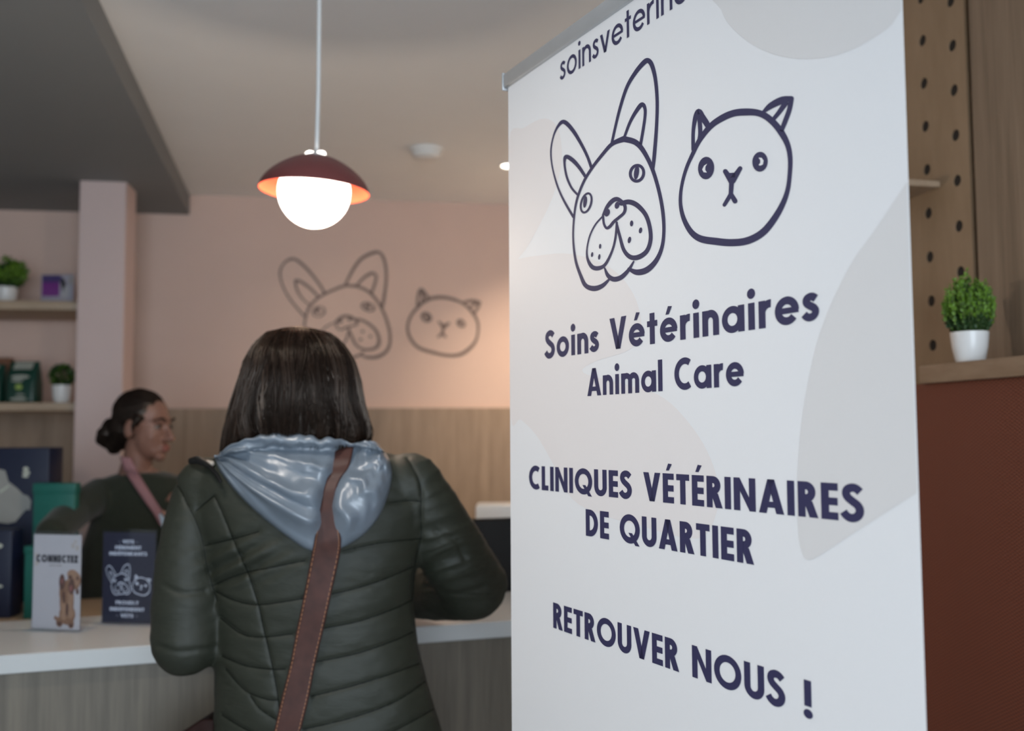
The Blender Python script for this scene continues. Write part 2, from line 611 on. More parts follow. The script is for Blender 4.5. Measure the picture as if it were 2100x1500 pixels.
def dog_polys():
    s, x0, y0 = 2.943, 1120, 100
    strokes = [
        [(470, 545, 36), (540, 565, 34), (590, 620, 28), (640, 720, 24), (680, 850, 22), (705, 980, 22), (712, 1100, 20), (700, 1200, 22), (665, 1280, 28), (610, 1335, 36), (550, 1350, 34), (500, 1330, 18)],
        [(470, 545, 36), (400, 575, 24), (340, 640, 20), (275, 725, 18), (225, 810, 16), (185, 920, 14), (168, 1040, 12), (165, 1160, 12), (180, 1280, 16), (210, 1370, 20), (240, 1430, 26), (290, 1448, 32), (340, 1432, 26), (380, 1395, 14)],
        [(355, 1325, 10), (375, 1370, 24), (410, 1392, 30), (455, 1380, 28), (500, 1335, 20), (530, 1285, 10)],
        [(398, 570, 16), (420, 470, 16), (450, 350, 18), (490, 230, 20), (540, 145, 24), (590, 85, 28), (618, 72, 30), (642, 105, 26), (662, 190, 22), (672, 320, 20), (668, 470, 20), (655, 640, 22), (645, 730, 20)],
        [(475, 530, 16), (505, 450, 18), (540, 385, 22), (578, 337, 26), (597, 358, 20), (598, 410, 18), (585, 500, 18), (570, 585, 18)],
        [(275, 720, 18), (250, 650, 18), (210, 570, 20), (160, 490, 24), (110, 442, 26), (75, 465, 16), (45, 530, 10), (30, 620, 10), (40, 720, 10), (70, 830, 12), (110, 920, 14), (165, 1015, 16)],
        [(240, 775, 18), (200, 715, 22), (160, 672, 26), (122, 652, 24), (112, 690, 14), (125, 770, 14), (155, 840, 14), (195, 885, 14)],
        [(345, 1005, 14), (370, 955, 22), (400, 920, 26), (430, 908, 26), (462, 928, 22), (478, 955, 20), (472, 990, 18), (440, 1020, 18), (410, 1045, 18), (385, 1075, 18), (365, 1082, 16), (350, 1055, 14), (345, 1010, 14)],
        [(455, 935, 26), (500, 925, 30), (550, 945, 30), (600, 1000, 26), (625, 1070, 24), (632, 1150, 24), (610, 1220, 26), (560, 1258, 30), (510, 1258, 28), (470, 1215, 22), (445, 1130, 18), (428, 1060, 14)],
        [(345, 1010, 10), (300, 1060, 10), (265, 1130, 10), (248, 1210, 10), (252, 1270, 16), (280, 1318, 26), (320, 1325, 26), (360, 1300, 18), (400, 1220, 14), (420, 1140, 14), (428, 1050, 14)],
    ]
    out = []
    for st in strokes:
        out += brush(_sc(st, s, x0, y0))
    for st in ((550, 752, 49, 57, 18, 12), (243, 931, 36, 66, 13, 16)):
        c = _sc([(st[0], st[1])], s, x0, y0)[0]
        out += ring(c[0], c[1], st[2] / s, st[3] / s, st[4] / s, st[5])
    for st in ((547, 748, 15, 42, 8), (237, 925, 11, 36, 8), (370, 990, 16, 24, 20), (430, 945, 14, 22, 15), (517, 1055, 10, 18, 5), (571, 1097, 10, 18, 12),
               (504, 1155, 10, 20, 12), (327, 1193, 7, 15, 5), (279, 1243, 7, 15, 8), (322, 1257, 7, 17, 8)):
        c = _sc([(st[0], st[1])], s, x0, y0)[0]
        out.append(oval(c[0], c[1], st[2] / s, st[3] / s, st[4]))
    return out


def cat_polys():
    """returns (dark polygons, light crescents)"""
    s, x0, y0 = 4.41, 1370, 180
    outline = [(700, 220, 65), (800, 225, 60), (880, 255, 60), (960, 320, 60), (1030, 410, 60), (1085, 520, 50), (1107, 640, 44), (1103, 780, 40), (1085, 920, 42), (1045, 1040, 50),
               (980, 1160, 58), (890, 1280, 64), (800, 1350, 66), (690, 1392, 66), (560, 1402, 66), (430, 1390, 66), (300, 1368, 62), (215, 1310, 52), (150, 1200, 42), (118, 1080, 34),
               (116, 960, 30), (138, 830, 30), (175, 710, 32), (225, 600, 36), (290, 470, 44), (390, 345, 52), (500, 270, 60), (600, 230, 62)]
    out = brush(_sc(outline, s, x0, y0), closed=True)
    for st in ([(230, 560, 34), (230, 400, 32), (250, 270, 42), (280, 214, 48), (310, 262, 56), (350, 322, 54), (372, 365, 46)],
               [(285, 260, 40), (294, 400, 38), (285, 470, 34)],
               [(860, 225, 26), (930, 165, 56), (1030, 115, 66), (1115, 97, 44)],
               [(1120, 98, 44), (1100, 200, 44), (1060, 310, 44), (1032, 380, 40)],
               [(1065, 140, 50), (1005, 225, 42), (955, 285, 36)],
               [(521, 758, 44), (575, 840, 60)], [(655, 730, 40), (585, 840, 60)], [(578, 850, 44), (571, 960, 40)],
               [(570, 965, 40), (512, 1060, 34)], [(576, 970, 40), (608, 1025, 46)]):
        out += brush(_sc(st, s, x0, y0))
    out.append([np.array(p) for p in _sc([(545, 772), (612, 768), (605, 862), (552, 862)], s, x0, y0)])
    for st in ((347, 727, 73, 102, 4), (835, 670, 70, 90, 4)):
        c = _sc([(st[0], st[1])], s, x0, y0)[0]
        out.append(oval(c[0], c[1], st[2] / s, st[3] / s, st[4]))
    light = [[np.array(p) for p in _sc(q, s, x0, y0)] for q in (
        [(358, 688), (330, 705), (312, 740), (325, 765), (355, 768), (340, 745), (342, 715)],
        [(822, 633), (850, 635), (868, 660), (862, 695), (838, 706), (822, 700), (838, 680), (838, 655)])]
    return out, light


# ------------------------------------------------------------------ lettering: a geometric sans built from strokes
def _line(pts, w):
    """constant-width stroke with butt ends through 2D points"""
    return [p for p in brush2(pts, w)]


def brush2(c, w):
    c = [np.array(p, float) for p in c]
    n = len(c)
    L, Rr = [], []
    for i in range(n):
        t = c[min(i + 1, n - 1)] - c[max(i - 1, 0)]
        t = t / (np.linalg.norm(t) + 1e-9)
        nr = np.array((-t[1], t[0])) * w / 2
        L.append(c[i] + nr)
        Rr.append(c[i] - nr)
    return [[L[i], L[i + 1], Rr[i + 1], Rr[i]] for i in range(n - 1)]


def _arc(cx, cy, rx, ry, a0, a1, n=20):
    return [(cx + rx * math.cos(math.radians(a0 + (a1 - a0) * k / n)), cy + ry * math.sin(math.radians(a0 + (a1 - a0) * k / n))) for k in range(n + 1)]


def _rect(x0, y0, x1, y1):
    return [np.array(p) for p in ((x0, y0), (x1, y0), (x1, y1), (x0, y1))]


_S = [(.49, .80), (.39, .885), (.27, .905), (.15, .85), (.115, .74), (.165, .635), (.28, .545), (.41, .45), (.47, .33), (.44, .20), (.34, .115), (.21, .10), (.10, .16), (.03, .25)]


def glyph(ch, w):
    """polygons and advance of one letter; cap height 1, stem w"""
    xh = 0.70
    h = w / 2
    b = w * 0.92
    P = []
    acc = {'É': 'E', 'È': 'E', 'é': 'e'}
    if ch in acc:
        P, adv = glyph(acc[ch], w)
        top = 1.10 if ch in 'ÉÈ' else xh + 0.10
        mid = 0.25 if ch in 'ÉÈ' else 0.34
        d = -1 if ch == 'È' else 1
        P = P + [[np.array(p) for p in ((mid - d * .10, top), (mid + d * .03, top - .0), (mid + d * .16, top + .22), (mid + d * .0, top + .24))]]
        return P, adv
    if ch == ' ':
        return [], 0.36
    if ch == '•':
        return [oval(.14, .45, .10, .10)], .28
    if ch == 'C':
        return _line(_arc(.47, .5, .47 - h, .51 - h, 55, 305, 30), w), .76
    if ch == 'L':
        return [_rect(0, 0, w, 1), _rect(0, 0, .44, b)], .45
    if ch == 'I':
        return [_rect(0, 0, w, 1)], w
    if ch == 'N':
        W = .76
        return [_rect(0, 0, w, 1), _rect(W - w, 0, W, 1), [np.array(p) for p in ((0, 1), (w * .95, 1), (W, 0), (W - w * .95, 0))]], W
    if ch == 'M':
        W = .94
        return [_rect(0, 0, w, 1), _rect(W - w, 0, W, 1), [np.array(p) for p in ((0, 1), (w, 1), (W / 2 + h * .8, .15), (W / 2 - h * .8, .15))],
                [np.array(p) for p in ((W, 1), (W - w, 1), (W / 2 - h * .8, .15), (W / 2 + h * .8, .15))]], W
    if ch in 'OQ':
        P = ring(.5, .5, .5, .51, w * .98)
        if ch == 'Q':
            P = P + [[np.array(p) for p in ((.44, .36), (.62, .36), (.98, -.06), (.77, -.06))]]
        return P, 1.0
    if ch == 'U':
        W = .68
        r = W / 2 - h
        return [_rect(0, .33, w, 1), _rect(W - w, .33, W, 1)] + _line(_arc(W / 2, .34, r, .35 - h, 180, 360, 20), w), W
    if ch == 'E':
        return [_rect(0, 0, w, 1), _rect(0, 1 - b, .48, 1), _rect(0, 0, .48, b), _rect(0, .5 - b / 2, .47, .5 + b / 2)], .48
    if ch == 'F':
        return [_rect(0, 0, w, 1), _rect(0, 1 - b, .46, 1), _rect(0, .5 - b / 2, .44, .5 + b / 2)], .46
    if ch == 'S':
        return _line([p[:2] for p in crom(_S, 5)], w), .57
    if ch in 'Vv':
        W, H = (.78, 1) if ch == 'V' else (.62, xh)
        q = w * 1.12
        return [[np.array(p) for p in ((0, H), (q, H), (W / 2 + q * .45, 0), (W / 2 - q * .45, 0))],
                [np.array(p) for p in ((W, H), (W - q, H), (W / 2 - q * .45, 0), (W / 2 + q * .45, 0))]], W
    if ch == 'A':
        W = .82
        q = w * 1.12
        return [[np.array(p) for p in ((W / 2 - q * .45, 1), (W / 2 + q * .45, 1), (q, 0), (0, 0))],
                [np.array(p) for p in ((W / 2 - q * .45, 1), (W / 2 + q * .45, 1), (W, 0), (W - q, 0))], _rect(.2, .17, .62, .17 + b * .85)], W
    if ch == 'T':
        return [_rect(0, 1 - b, .54, 1), _rect(.27 - h, 0, .27 + h, 1)], .54
    if ch == 'Y':
        q = w * 1.1
        return [_rect(.36 - h, 0, .36 + h, .45), [np.array(p) for p in ((0, 1), (q, 1), (.36 + h, .42), (.36 - h, .42))],
                [np.array(p) for p in ((.72, 1), (.72 - q, 1), (.36 - h, .42), (.36 + h, .42))]], .72
    if ch == 'Z':
        return [_rect(0, 1 - b, .6, 1), _rect(0, 0, .6, b), [np.array(p) for p in ((.6, 1), (.6 - w * 1.3, 1), (0, 0), (w * 1.3, 0))]], .6
    if ch in 'RP':
        y0, y1 = 1 - h, .42 + h
        cy, ry = (y0 + y1) / 2, (y0 - y1) / 2
        P = [_rect(0, 0, w, 1)] + _line([(h, y0), (.25, y0)] + _arc(.25, cy, .26 - h + .02, ry, 90, -90, 16) + [(.25, y1), (h, y1)], w)
        if ch == 'R':
            q = w * 1.15
            P.append([np.array(p) for p in ((.17, .46), (.17 + q, .46), (.60, 0), (.60 - q, 0))])
        return P, .58 if ch == 'R' else .53
    if ch == 'D':
        return [_rect(0, 0, w, 1)] + _line([(h, 1 - h), (.24, 1 - h)] + _arc(.24, .5, .45 - h, .5 - h, 90, -90, 24) + [(.24, h), (h, h)], w), .70
    if ch == '!':
        return [_rect(.03, .30, .03 + w, 1.0), oval(.03 + h, .10, w * .64, .125)], .06 + w
    # lower case
    r = xh / 2
    if ch == 'o':
        return ring(r, r, r, r + .01, w * .95), 2 * r
    if ch == 'c':
        return _line(_arc(r, r, r - h, r - h, 50, 310, 24), w), 1.65 * r
    if ch in 'it':
        if ch == 'i':
            return [_rect(.02, 0, .02 + w, xh), oval(.02 + h, xh + .24, w * .62, w * .66)], .04 + w
        x = .11
        return [_rect(x, 0, x + w, .93), _rect(0, xh - w * .85, x * 2 + w, xh)], x * 2 + w
    if ch == 'l':
        return [_rect(0, 0, w, 1.03)], w
    if ch == 'u':
        W = .56
        return [_rect(0, .24, w, xh), _rect(W - w, 0, W, xh)] + _line(_arc(W / 2, .27, W / 2 - h, .28 - h, 180, 360, 18), w), W
    if ch == 'n':
        W = .58
        return [_rect(0, 0, w, xh), _rect(W - w, 0, W, xh - .28)] + _line(_arc(W / 2, xh - .30, W / 2 - h, .31 - h, 0, 180, 18), w), W
    if ch == 'm':
        W = .94
        P = [_rect(0, 0, w, xh), _rect(W - w, 0, W, xh - .24), _rect(W / 2 - h, 0, W / 2 + h, xh - .24)]
        q = (W - w) / 2
        for c in (h + q / 2, h + q * 1.5):
            P += _line(_arc(c, xh - .26, q / 2, .27 - h, 0, 180, 14), w * .95)
        return P, W
    if ch == 'r':
        return [_rect(0, 0, w, xh)] + _line(_arc(.34, xh - .33, .34 - h, .34 - h, 180, 82, 12), w), .38
    if ch == 'a':
        return ring(r, r, r, r + .01, w * .92) + [_rect(2 * r - w * .8, 0, 2 * r + w * .2, xh)], 2 * r + w * .2
    if ch == 'e':
        return _line(_arc(r, r, r - h, r + .01 - h, 0, 322, 30), w * .95) + [_rect(w * .6, r - w * .36, 2 * r - .02, r + w * .36)], 2 * r
    if ch == 's':
        k = .70
        return _line([(p[0] * k + .01, h + (p[1] - .10) / .805 * (xh - w)) for p in crom(_S, 5)], w * .92), .40
    return [], .5


def text_polys(s, w=0.21, gap=0.115):
    """polygons of a line of text from x = 0, and its length"""
    out, x = [], 0.0
    for ch in s:
        P, adv = glyph(ch, w)
        out += [[p + np.array((x, 0)) for p in q] for q in P]
        x += adv + gap
    return out, x - gap


# ================================================================== the room
WALL_A = Vector((-1.527, 4.95, 0))
WU = Vector((0.9885, 0.1514, 0))          # along the back wall, to the right
WN = Vector((0.1514, -0.9885, 0))         # out of the back wall, towards the room
RW = Vector((1.06, 2.30, 0))              # a point of the right wall
RU = Vector((-0.242, 0.970, 0)).normalized()   # along the right wall, away
RN = Vector((-0.970, -0.242, 0)).normalized()  # out of the right wall into the room
CEIL = 2.60
# where the back and right walls meet
_den = WU.x * -RU.y + WU.y * RU.x
_d = RW - WALL_A
_sr = (_d.x * -RU.y + _d.y * RU.x) / _den
CORNER = WALL_A + WU * _sr
_rl = (CORNER - RW).length
LEFT_S = -1.95
LB = WALL_A + WU * LEFT_S
FRONT_Y = -2.6
_rf = (FRONT_Y - RW.y) / RU.y
RF = RW + RU * _rf
LF = Vector((LB.x, FRONT_Y, 0))

b = NB(); slab(b, WALL_A, WU, WN, LEFT_S - .1, _sr + .12, -.12, 0, 0, 2.75)
struct('wall_back', b, M['pink_plaster'], smooth=False)
b = NB(); slab(b, RW, RU, RN, _rf - .12, _rl + .1, -.12, 0, 0, 2.75)
struct('wall_right', b, M['white_wall'], smooth=False)
b = NB(); slab(b, LB, (1, 0), (0, 1), -.12, 0, FRONT_Y - LB.y - .12, .05, 0, 2.75)
struct('wall_left', b, M['white_wall'], smooth=False)
b = NB(); prism(b, [LF, RF, CORNER, LB], -.1, 0)
struct('floor', b, M['floor'], smooth=False)
b = NB(); prism(b, [LF, RF, CORNER, LB], CEIL, CEIL + .1)
struct('ceiling', b, M['ceiling'], smooth=False)
# front wall with the shop window behind the photographer
b = NB()
WX0, WX1, WZ0, WZ1 = -.75, 1.85, .45, 2.45
for x0, x1, z0, z1 in ((LF.x, WX0, 0, CEIL), (WX1, RF.x, 0, CEIL), (WX0, WX1, 0, WZ0), (WX0, WX1, WZ1, CEIL)):
    slab(b, (0, FRONT_Y), (1, 0), (0, 1), x0, x1, -.12, 0, z0, z1)
struct('wall_front', b, M['white_wall'], smooth=False)
b = NB()
for x0, x1, z0, z1 in ((WX0, WX0 + .05, WZ0, WZ1), (WX1 - .05, WX1, WZ0, WZ1), (.525, .575, WZ0, WZ1), (WX0, WX1, WZ0, WZ0 + .05), (WX0, WX1, WZ1 - .05, WZ1)):
    slab(b, (0, FRONT_Y), (1, 0), (0, 1), x0, x1, -.09, -.03, z0, z1)
wf = struct('window_1', b, M['black_plastic'], smooth=False)
b = NB(); slab(b, (0, FRONT_Y), (1, 0), (0, 1), WX0 + .02, WX1 - .02, -.065, -.058, WZ0 + .02, WZ1 - .02)
g = obj('pane', b, M['glass'], wf, smooth=False)
# wood wainscot on the back wall
b = NB(); slab(b, WALL_A, WU, WN, LEFT_S, _sr, 0, .018, 0, 1.527)
struct('trim_1', b, M['wainscot'], smooth=False)
# lowered ceiling on the left
S0, S1 = at_z(165, 0, 2.50), at_z(372, 408, 2.50)
sd = (S1 - S0).normalized()
S2 = S1 + sd * 0.35
Sm = S0 - sd * 3.3
b = NB(); prism(b, [Sm, S2, LB + WN * -.02, Vector((LB.x, Sm.y, 0))], 2.50, CEIL)
struct('ceiling_soffit', b, M['soffit'], smooth=False)
# pink column at the end of the shelves
c0, c1 = at(158, 600, 4.25), at(252, 600, 4.25)
cw = (c1 - c0).to_2d().dot(WU.to_2d())
b = NB(); slab(b, c0, WU, -WN, 0, cw, 0, .19, 0, 2.505)
bevelled(b, .004, 1)
struct('pillar', b, M['pale_pink'])
# left end wall of the shelf niche is the side wall; baseboards
b = NB(); slab(b, WALL_A, WU, WN, LEFT_S, _sr, .018, .032, 0, .09)
struct('baseboard_back', b, M['wainscot'], smooth=False)
b = NB(); slab(b, RW, RU, RN, _rf, _rl, 0, .014, 0, .09)
struct('baseboard_right', b, M['white_wall'], smooth=False)

# ================================================================== ceiling fittings
p = at_z(875, 306, CEIL)
t = thing('smoke_detector', 'white round smoke detector on the ceiling', 'smoke detector', p)
b = NB(); lathe(b, [(0, 0), (.072, 0), (.072, -.012), (.068, -.016), (0, -.016)], p, 36)
obj('base_plate', b, M['white_plastic'], t)
b = NB(); lathe(b, [(0, -.016), (.062, -.016), (.062, -.030), (.052, -.040), (.03, -.045), (0, -.046)], p, 36)
obj('cover', b, M['white_plastic'], t)

DL = [at_z(1046, 338, CEIL), Vector((-1.05, 4.35, CEIL)), Vector((1.0, 3.6, CEIL)), Vector((-.80, 1.25, CEIL)), Vector((-1.1, .9, CEIL))]  # only the first is a visible downlight; the others are added fill beams
DP = [40, 3, 14, 15, 2]
for i, p in enumerate(DL[:1]):
    t = thing('downlight', 'small lit white ceiling downlight beside the top of the banner', 'downlight', p)
    b = NB(); lathe(b, [(.040, 0), (.052, 0), (.052, -.006), (.044, -.010), (.038, -.004)], p, 32, closed=True)
    obj('trim_ring', b, M['white_plastic'], t)
    b = NB(); lathe(b, [(0, -.004), (.02, -.0045), (.039, -.003)], p, 32)
    obj('lens', b, M['lamp_lens'], t)
for i, p in enumerate(DL):
    aim = p + Vector((0, 0, -1)) + (WU * .35 - WN * .10 if i < 2 else Vector((0, 0, 0)))
    spot('downlight_or_fill_beam', p + Vector((0, 0, -.02)), aim, DP[i], (1.0, 0.79, 0.58) if i < 3 else (1.0, .93, .84), 125, 1.0, .04)

# ================================================================== pendant lamp
LP = at(644.5, 394, 2.35)
k = 2.38 / F
ax = Vector((.05, 0.0, 1)).normalized()
t = thing('pendant_lamp', 'oxblood dome pendant lamp with glowing white globe on white cord', 'lamp', LP)
outer = [(.113 * 0 + 113.5 * k, 1 * k), (110 * k, 11 * k), (101 * k, 26 * k), (84 * k, 43 * k), (62 * k, 58 * k), (42 * k, 68 * k), (22 * k, 74 * k)]
inner = [(20 * k, 71 * k), (41 * k, 65 * k), (61 * k, 55 * k), (83 * k, 40 * k), (99.5 * k, 24 * k), (108 * k, 10 * k), (111.5 * k, 1 * k)]
oc, ic = [tuple(q) for q in crom(outer, 4)], [tuple(q) for q in crom(inner, 4)]
b = NB()
lathe(b, [(111.5 * k, 1 * k)] + oc + [(20 * k, 71 * k)], LP, 64, ax)
sh = obj('shade', b, M['shade_red'], t)
b = NB(); lathe(b, ic, LP, 64, ax)
obj('shade_lining', b, M['shade_orange'], sh, label='red-orange inside of the shade')
b = NB(); ball(b, LP, 74 * k, None, 48, 32)
obj('globe', b, M['globe'], t)
for dx in (-1, 1):
    b = NB()
    ball(b, LP + ax * (76 * k) + Vector((dx * 11.5 * k, -9 * k, 1.5 * k)), (9.5 * k, 7 * k, 6 * k), None, 18, 12)
    obj('top_vent', b, M['globe'], t, label='bright light spilling from a vent on top')
b = NB(); lathe(b, [(0, 70 * k), (24 * k, 70 * k), (24 * k, 75 * k), (14 * k, 79 * k), (6 * k, 84 * k), (4 * k, 92 * k), (0, 92 * k)], LP, 32, ax)
obj('cap', b, M['grey_metal'], t)
topc = LP + ax * (90 * k)
b = NB(); tube(b, [topc, topc + Vector((.003, 0, .15)), Vector((topc.x + .004, topc.y, CEIL))], 4.4 * k, 14)
obj('cord', b, M['white_plastic'], t)
b = NB(); lathe(b, [(0, 0), (.05, 0), (.05, -.018), (.04, -.025), (0, -.025)], Vector((topc.x + .004, topc.y, CEIL)), 32)
obj('ceiling_rose', b, M['white_plastic'], t)
pl = bpy.data.lights.new('pendant_light', 'POINT'); pl.energy = 4.0; pl.color = (1, .82, .64); pl.shadow_soft_size = .03
po = bpy.data.objects.new('pendant_light', pl); po.location = LP - ax * .125; COL.objects.link(po)

# ================================================================== wall drawing of dog and cat
dog, (cat, cat_light) = dog_polys(), cat_polys()
BA = math.radians(26.8)
BD = Vector((-math.sin(BA), math.cos(BA), 0))
BU = -BD                                     # along the banner towards the camera (text direction)
BN = Vector((math.cos(BA), math.sin(BA), 0))
BN = -BN                                     # out of the print, towards the reader
BP = O_ + ray(1046, 850) * 1.68


def buv(x, y):
    h = on_plane(x, y, BP, BN) - BP
    return h.dot(BU), h.z + BP.z


def flat(polys):
    return [[np.array(buv(a[0], a[1])) for a in q] for q in polys]


dog_uv, cat_uv, catl_uv = flat(dog), flat(cat), flat(cat_light)


def bbox(polys):
    a = np.array([p for q in polys for p in q])
    return a.min(0), a.max(0)


def fit(polys, box, ref=None):
    lo, hi = bbox(ref or polys)
    x0, y0, x1, y1 = box
    return [[np.array((x0 + (p[0] - lo[0]) / (hi[0] - lo[0]) * (x1 - x0), y0 + (p[1] - lo[1]) / (hi[1] - lo[1]) * (y1 - y0))) for p in q] for q in polys]


def wall_fn(x, y, lift):
    return on_plane(x, y, WALL_A + WN * (.002 + lift), WN)


b = NB()
put(b, fit(dog_uv, (572, 742, 803, 514)), wall_fn)
dk = tag(obj('dog_wall_decal', b, M['wall_ink'], smooth=False), 'taupe line drawing of a long-eared dog on the pink wall', 'wall drawing')
b = NB()
put(b, fit(cat_uv, (833, 733, 987, 591)), wall_fn)
ck = tag(obj('cat_wall_decal', b, M['wall_ink'], smooth=False), 'taupe line drawing of a round cat face on the pink wall', 'wall drawing')
b = NB()
put(b, fit(catl_uv, (833, 733, 987, 591), cat_uv), wall_fn, lift=.0015)
obj('eye_glint', b, M['pink_plaster'], ck, smooth=False)

# ================================================================== roll-up banner
base = BP + BU * .42
t = thing('roll_up_banner', 'tall white roll-up banner with dog and cat drawing and navy French lettering', 'banner', (base.x, base.y, 0))
BW = .843


def bfn(u, z, lift=0.0):
    p = BP + BU * u - BN * 0 + BN * lift
    return Vector((p.x, p.y, z))


b = NB()
slab(b, BP, BU, BN, 0, BW, -.0004, 0, .09, 2.005)
for nb, (blob, mi) in enumerate((([(1043, 290), (1075, 262), (1117, 243), (1145, 265), (1152, 330), (1135, 400), (1102, 470), (1070, 522), (1043, 526)], 1),
                 ([(1044, 545), (1056, 534), (1100, 525), (1170, 521), (1250, 548), (1300, 605), (1316, 680), (1290, 718), (1220, 742), (1197, 765), (1280, 788), (1362, 817), (1431, 892), (1469, 974), (1472, 1043),
                   (1431, 1105), (1300, 1075), (1237, 1057), (1174, 1024), (1133, 949), (1099, 892), (1068, 861), (1047, 850)], 1),
                 ([(1465, -40), (1480, 20), (1500, 55), (1545, 92), (1600, 115), (1660, 121), (1720, 112), (1780, 85), (1838, 38), (1838, -40)], 2),
                 ([(1890, 330), (1862, 372), (1800, 465), (1740, 552), (1682, 685), (1648, 842), (1635, 999), (1638, 1093), (1646, 1136), (1656, 1148), (1676, 1143), (1730, 1108), (1800, 1063), (1880, 1012), (1960, 960), (1980, 900), (1980, 700), (1960, 420)], 2))):
    pts = crom(blob, 5, True)
    uv = [np.array(buv(a[0], a[1])) for a in pts]
    clip = []
    for a in uv:
        q = (round(min(max(a[0], .001), BW - .001), 5), round(min(a[1], 1.998), 5))
        if not clip or q != clip[-1]:
            clip.append(q)
    uv = [np.array(q) for q in clip]
    put(b, [uv], bfn, mi, .0001 + .00006 * nb)
obj('graphic_panel', b, [M['paper'], M['blob_pink'], M['blob_grey']], t, smooth=False)
b = NB(); put(b, dog_uv, bfn, 0, .0004); obj('dog_drawing', b, M['navy'], t, smooth=False, label='navy line drawing of a long-eared dog')
b = NB(); put(b, cat_uv, bfn, 0, .0004); put(b, catl_uv, bfn, 1, .00062)
obj('cat_drawing', b, [M['navy'], M['paper']], t, smooth=False, label='navy line drawing of a round cat face')
TEXTS = [  # text, start pixel on the baseline, right end pixel, cap height in metres, stem, gap
    ('soinsveterinaires', (1149, 166.5), None, .0415, .135, .10),
    ('Soins Vétérinaires', (1118.6, 737), (1678.6, 661), .0442, .205, .10),
    ('Animal Care', (1205, 812.9), (1527, 792), .0400, .205, .10),
    ('CLINIQUES VÉTÉRINAIRES', (1085.4, 1002.7), (1772.5, 1069.3), .0375, .225, .105),
    ('DE QUARTIER', (1202, 1099), (1546, 1159.5), .0385, .225, .105),
    ('RETROUVER NOUS !', (1135, 1287.8), (1668, 1477), .0385, .215, .10),
]
b = NB()
for s, p0, p1, cap, w, gap in TEXTS:
    P, L = text_polys(s, w, gap)
    u0, z0 = buv(*p0)
    if p1:
        u1, z1 = buv(*p1)
        sx = (u1 - u0) / L
        z1 = z0
    else:
        sx = .0430
    put(b, P, lambda x, y, lf: bfn(u0 + x * sx, z0 + y * cap, lf), 0, .0004)
obj('lettering', b, M['navy'], t, smooth=False)
# top clamp rail, pole, base cassette and feet
b = NB(); slab(b, BP, BU, BN, -.008, BW + .008, -.012, .006, 1.994, 2.020); bevelled(b, .004)
rail = obj('top_rail', b, M['grey_metal'], t)
for u0 in (-.0115, BW + .008):
    b = NB()
    slab(b, BP, BU, BN, u0, u0 + .0035, -.013, .007, 1.991, 2.022)
    bevelled(b, .001)
    obj('end_cap', b, M['grey_metal'], rail)
b = NB(); tube(b, [Vector((base.x, base.y, .05)) - BN * .03, Vector((base.x, base.y, 2.0)) - BN * .014], .009, 14)
obj('pole', b, M['grey_metal'], t)
b = NB(); slab(b, BP, BU, BN, -.02, BW + .02, -.05, .05, .012, .10); bevelled(b, .015, 3)
obj('cassette', b, M['grey_metal'], t)
for u0 in (.14, BW - .14):
    b = NB(); slab(b, BP, BU, BN, u0 - .02, u0 + .02, -.15, .15, 0, .014); bevelled(b, .004)
    obj('foot', b, M['grey_metal'], t)

# ================================================================== right wall: pegboard, panel, partition ledge, plant
# coordinates along the right wall: s (away from the camera) measured from RW


def rs(px, py, off):
    P = RW + RN * off
    h = on_plane(px, py, P, RN)
    return (h - RW).dot(RU), h.z


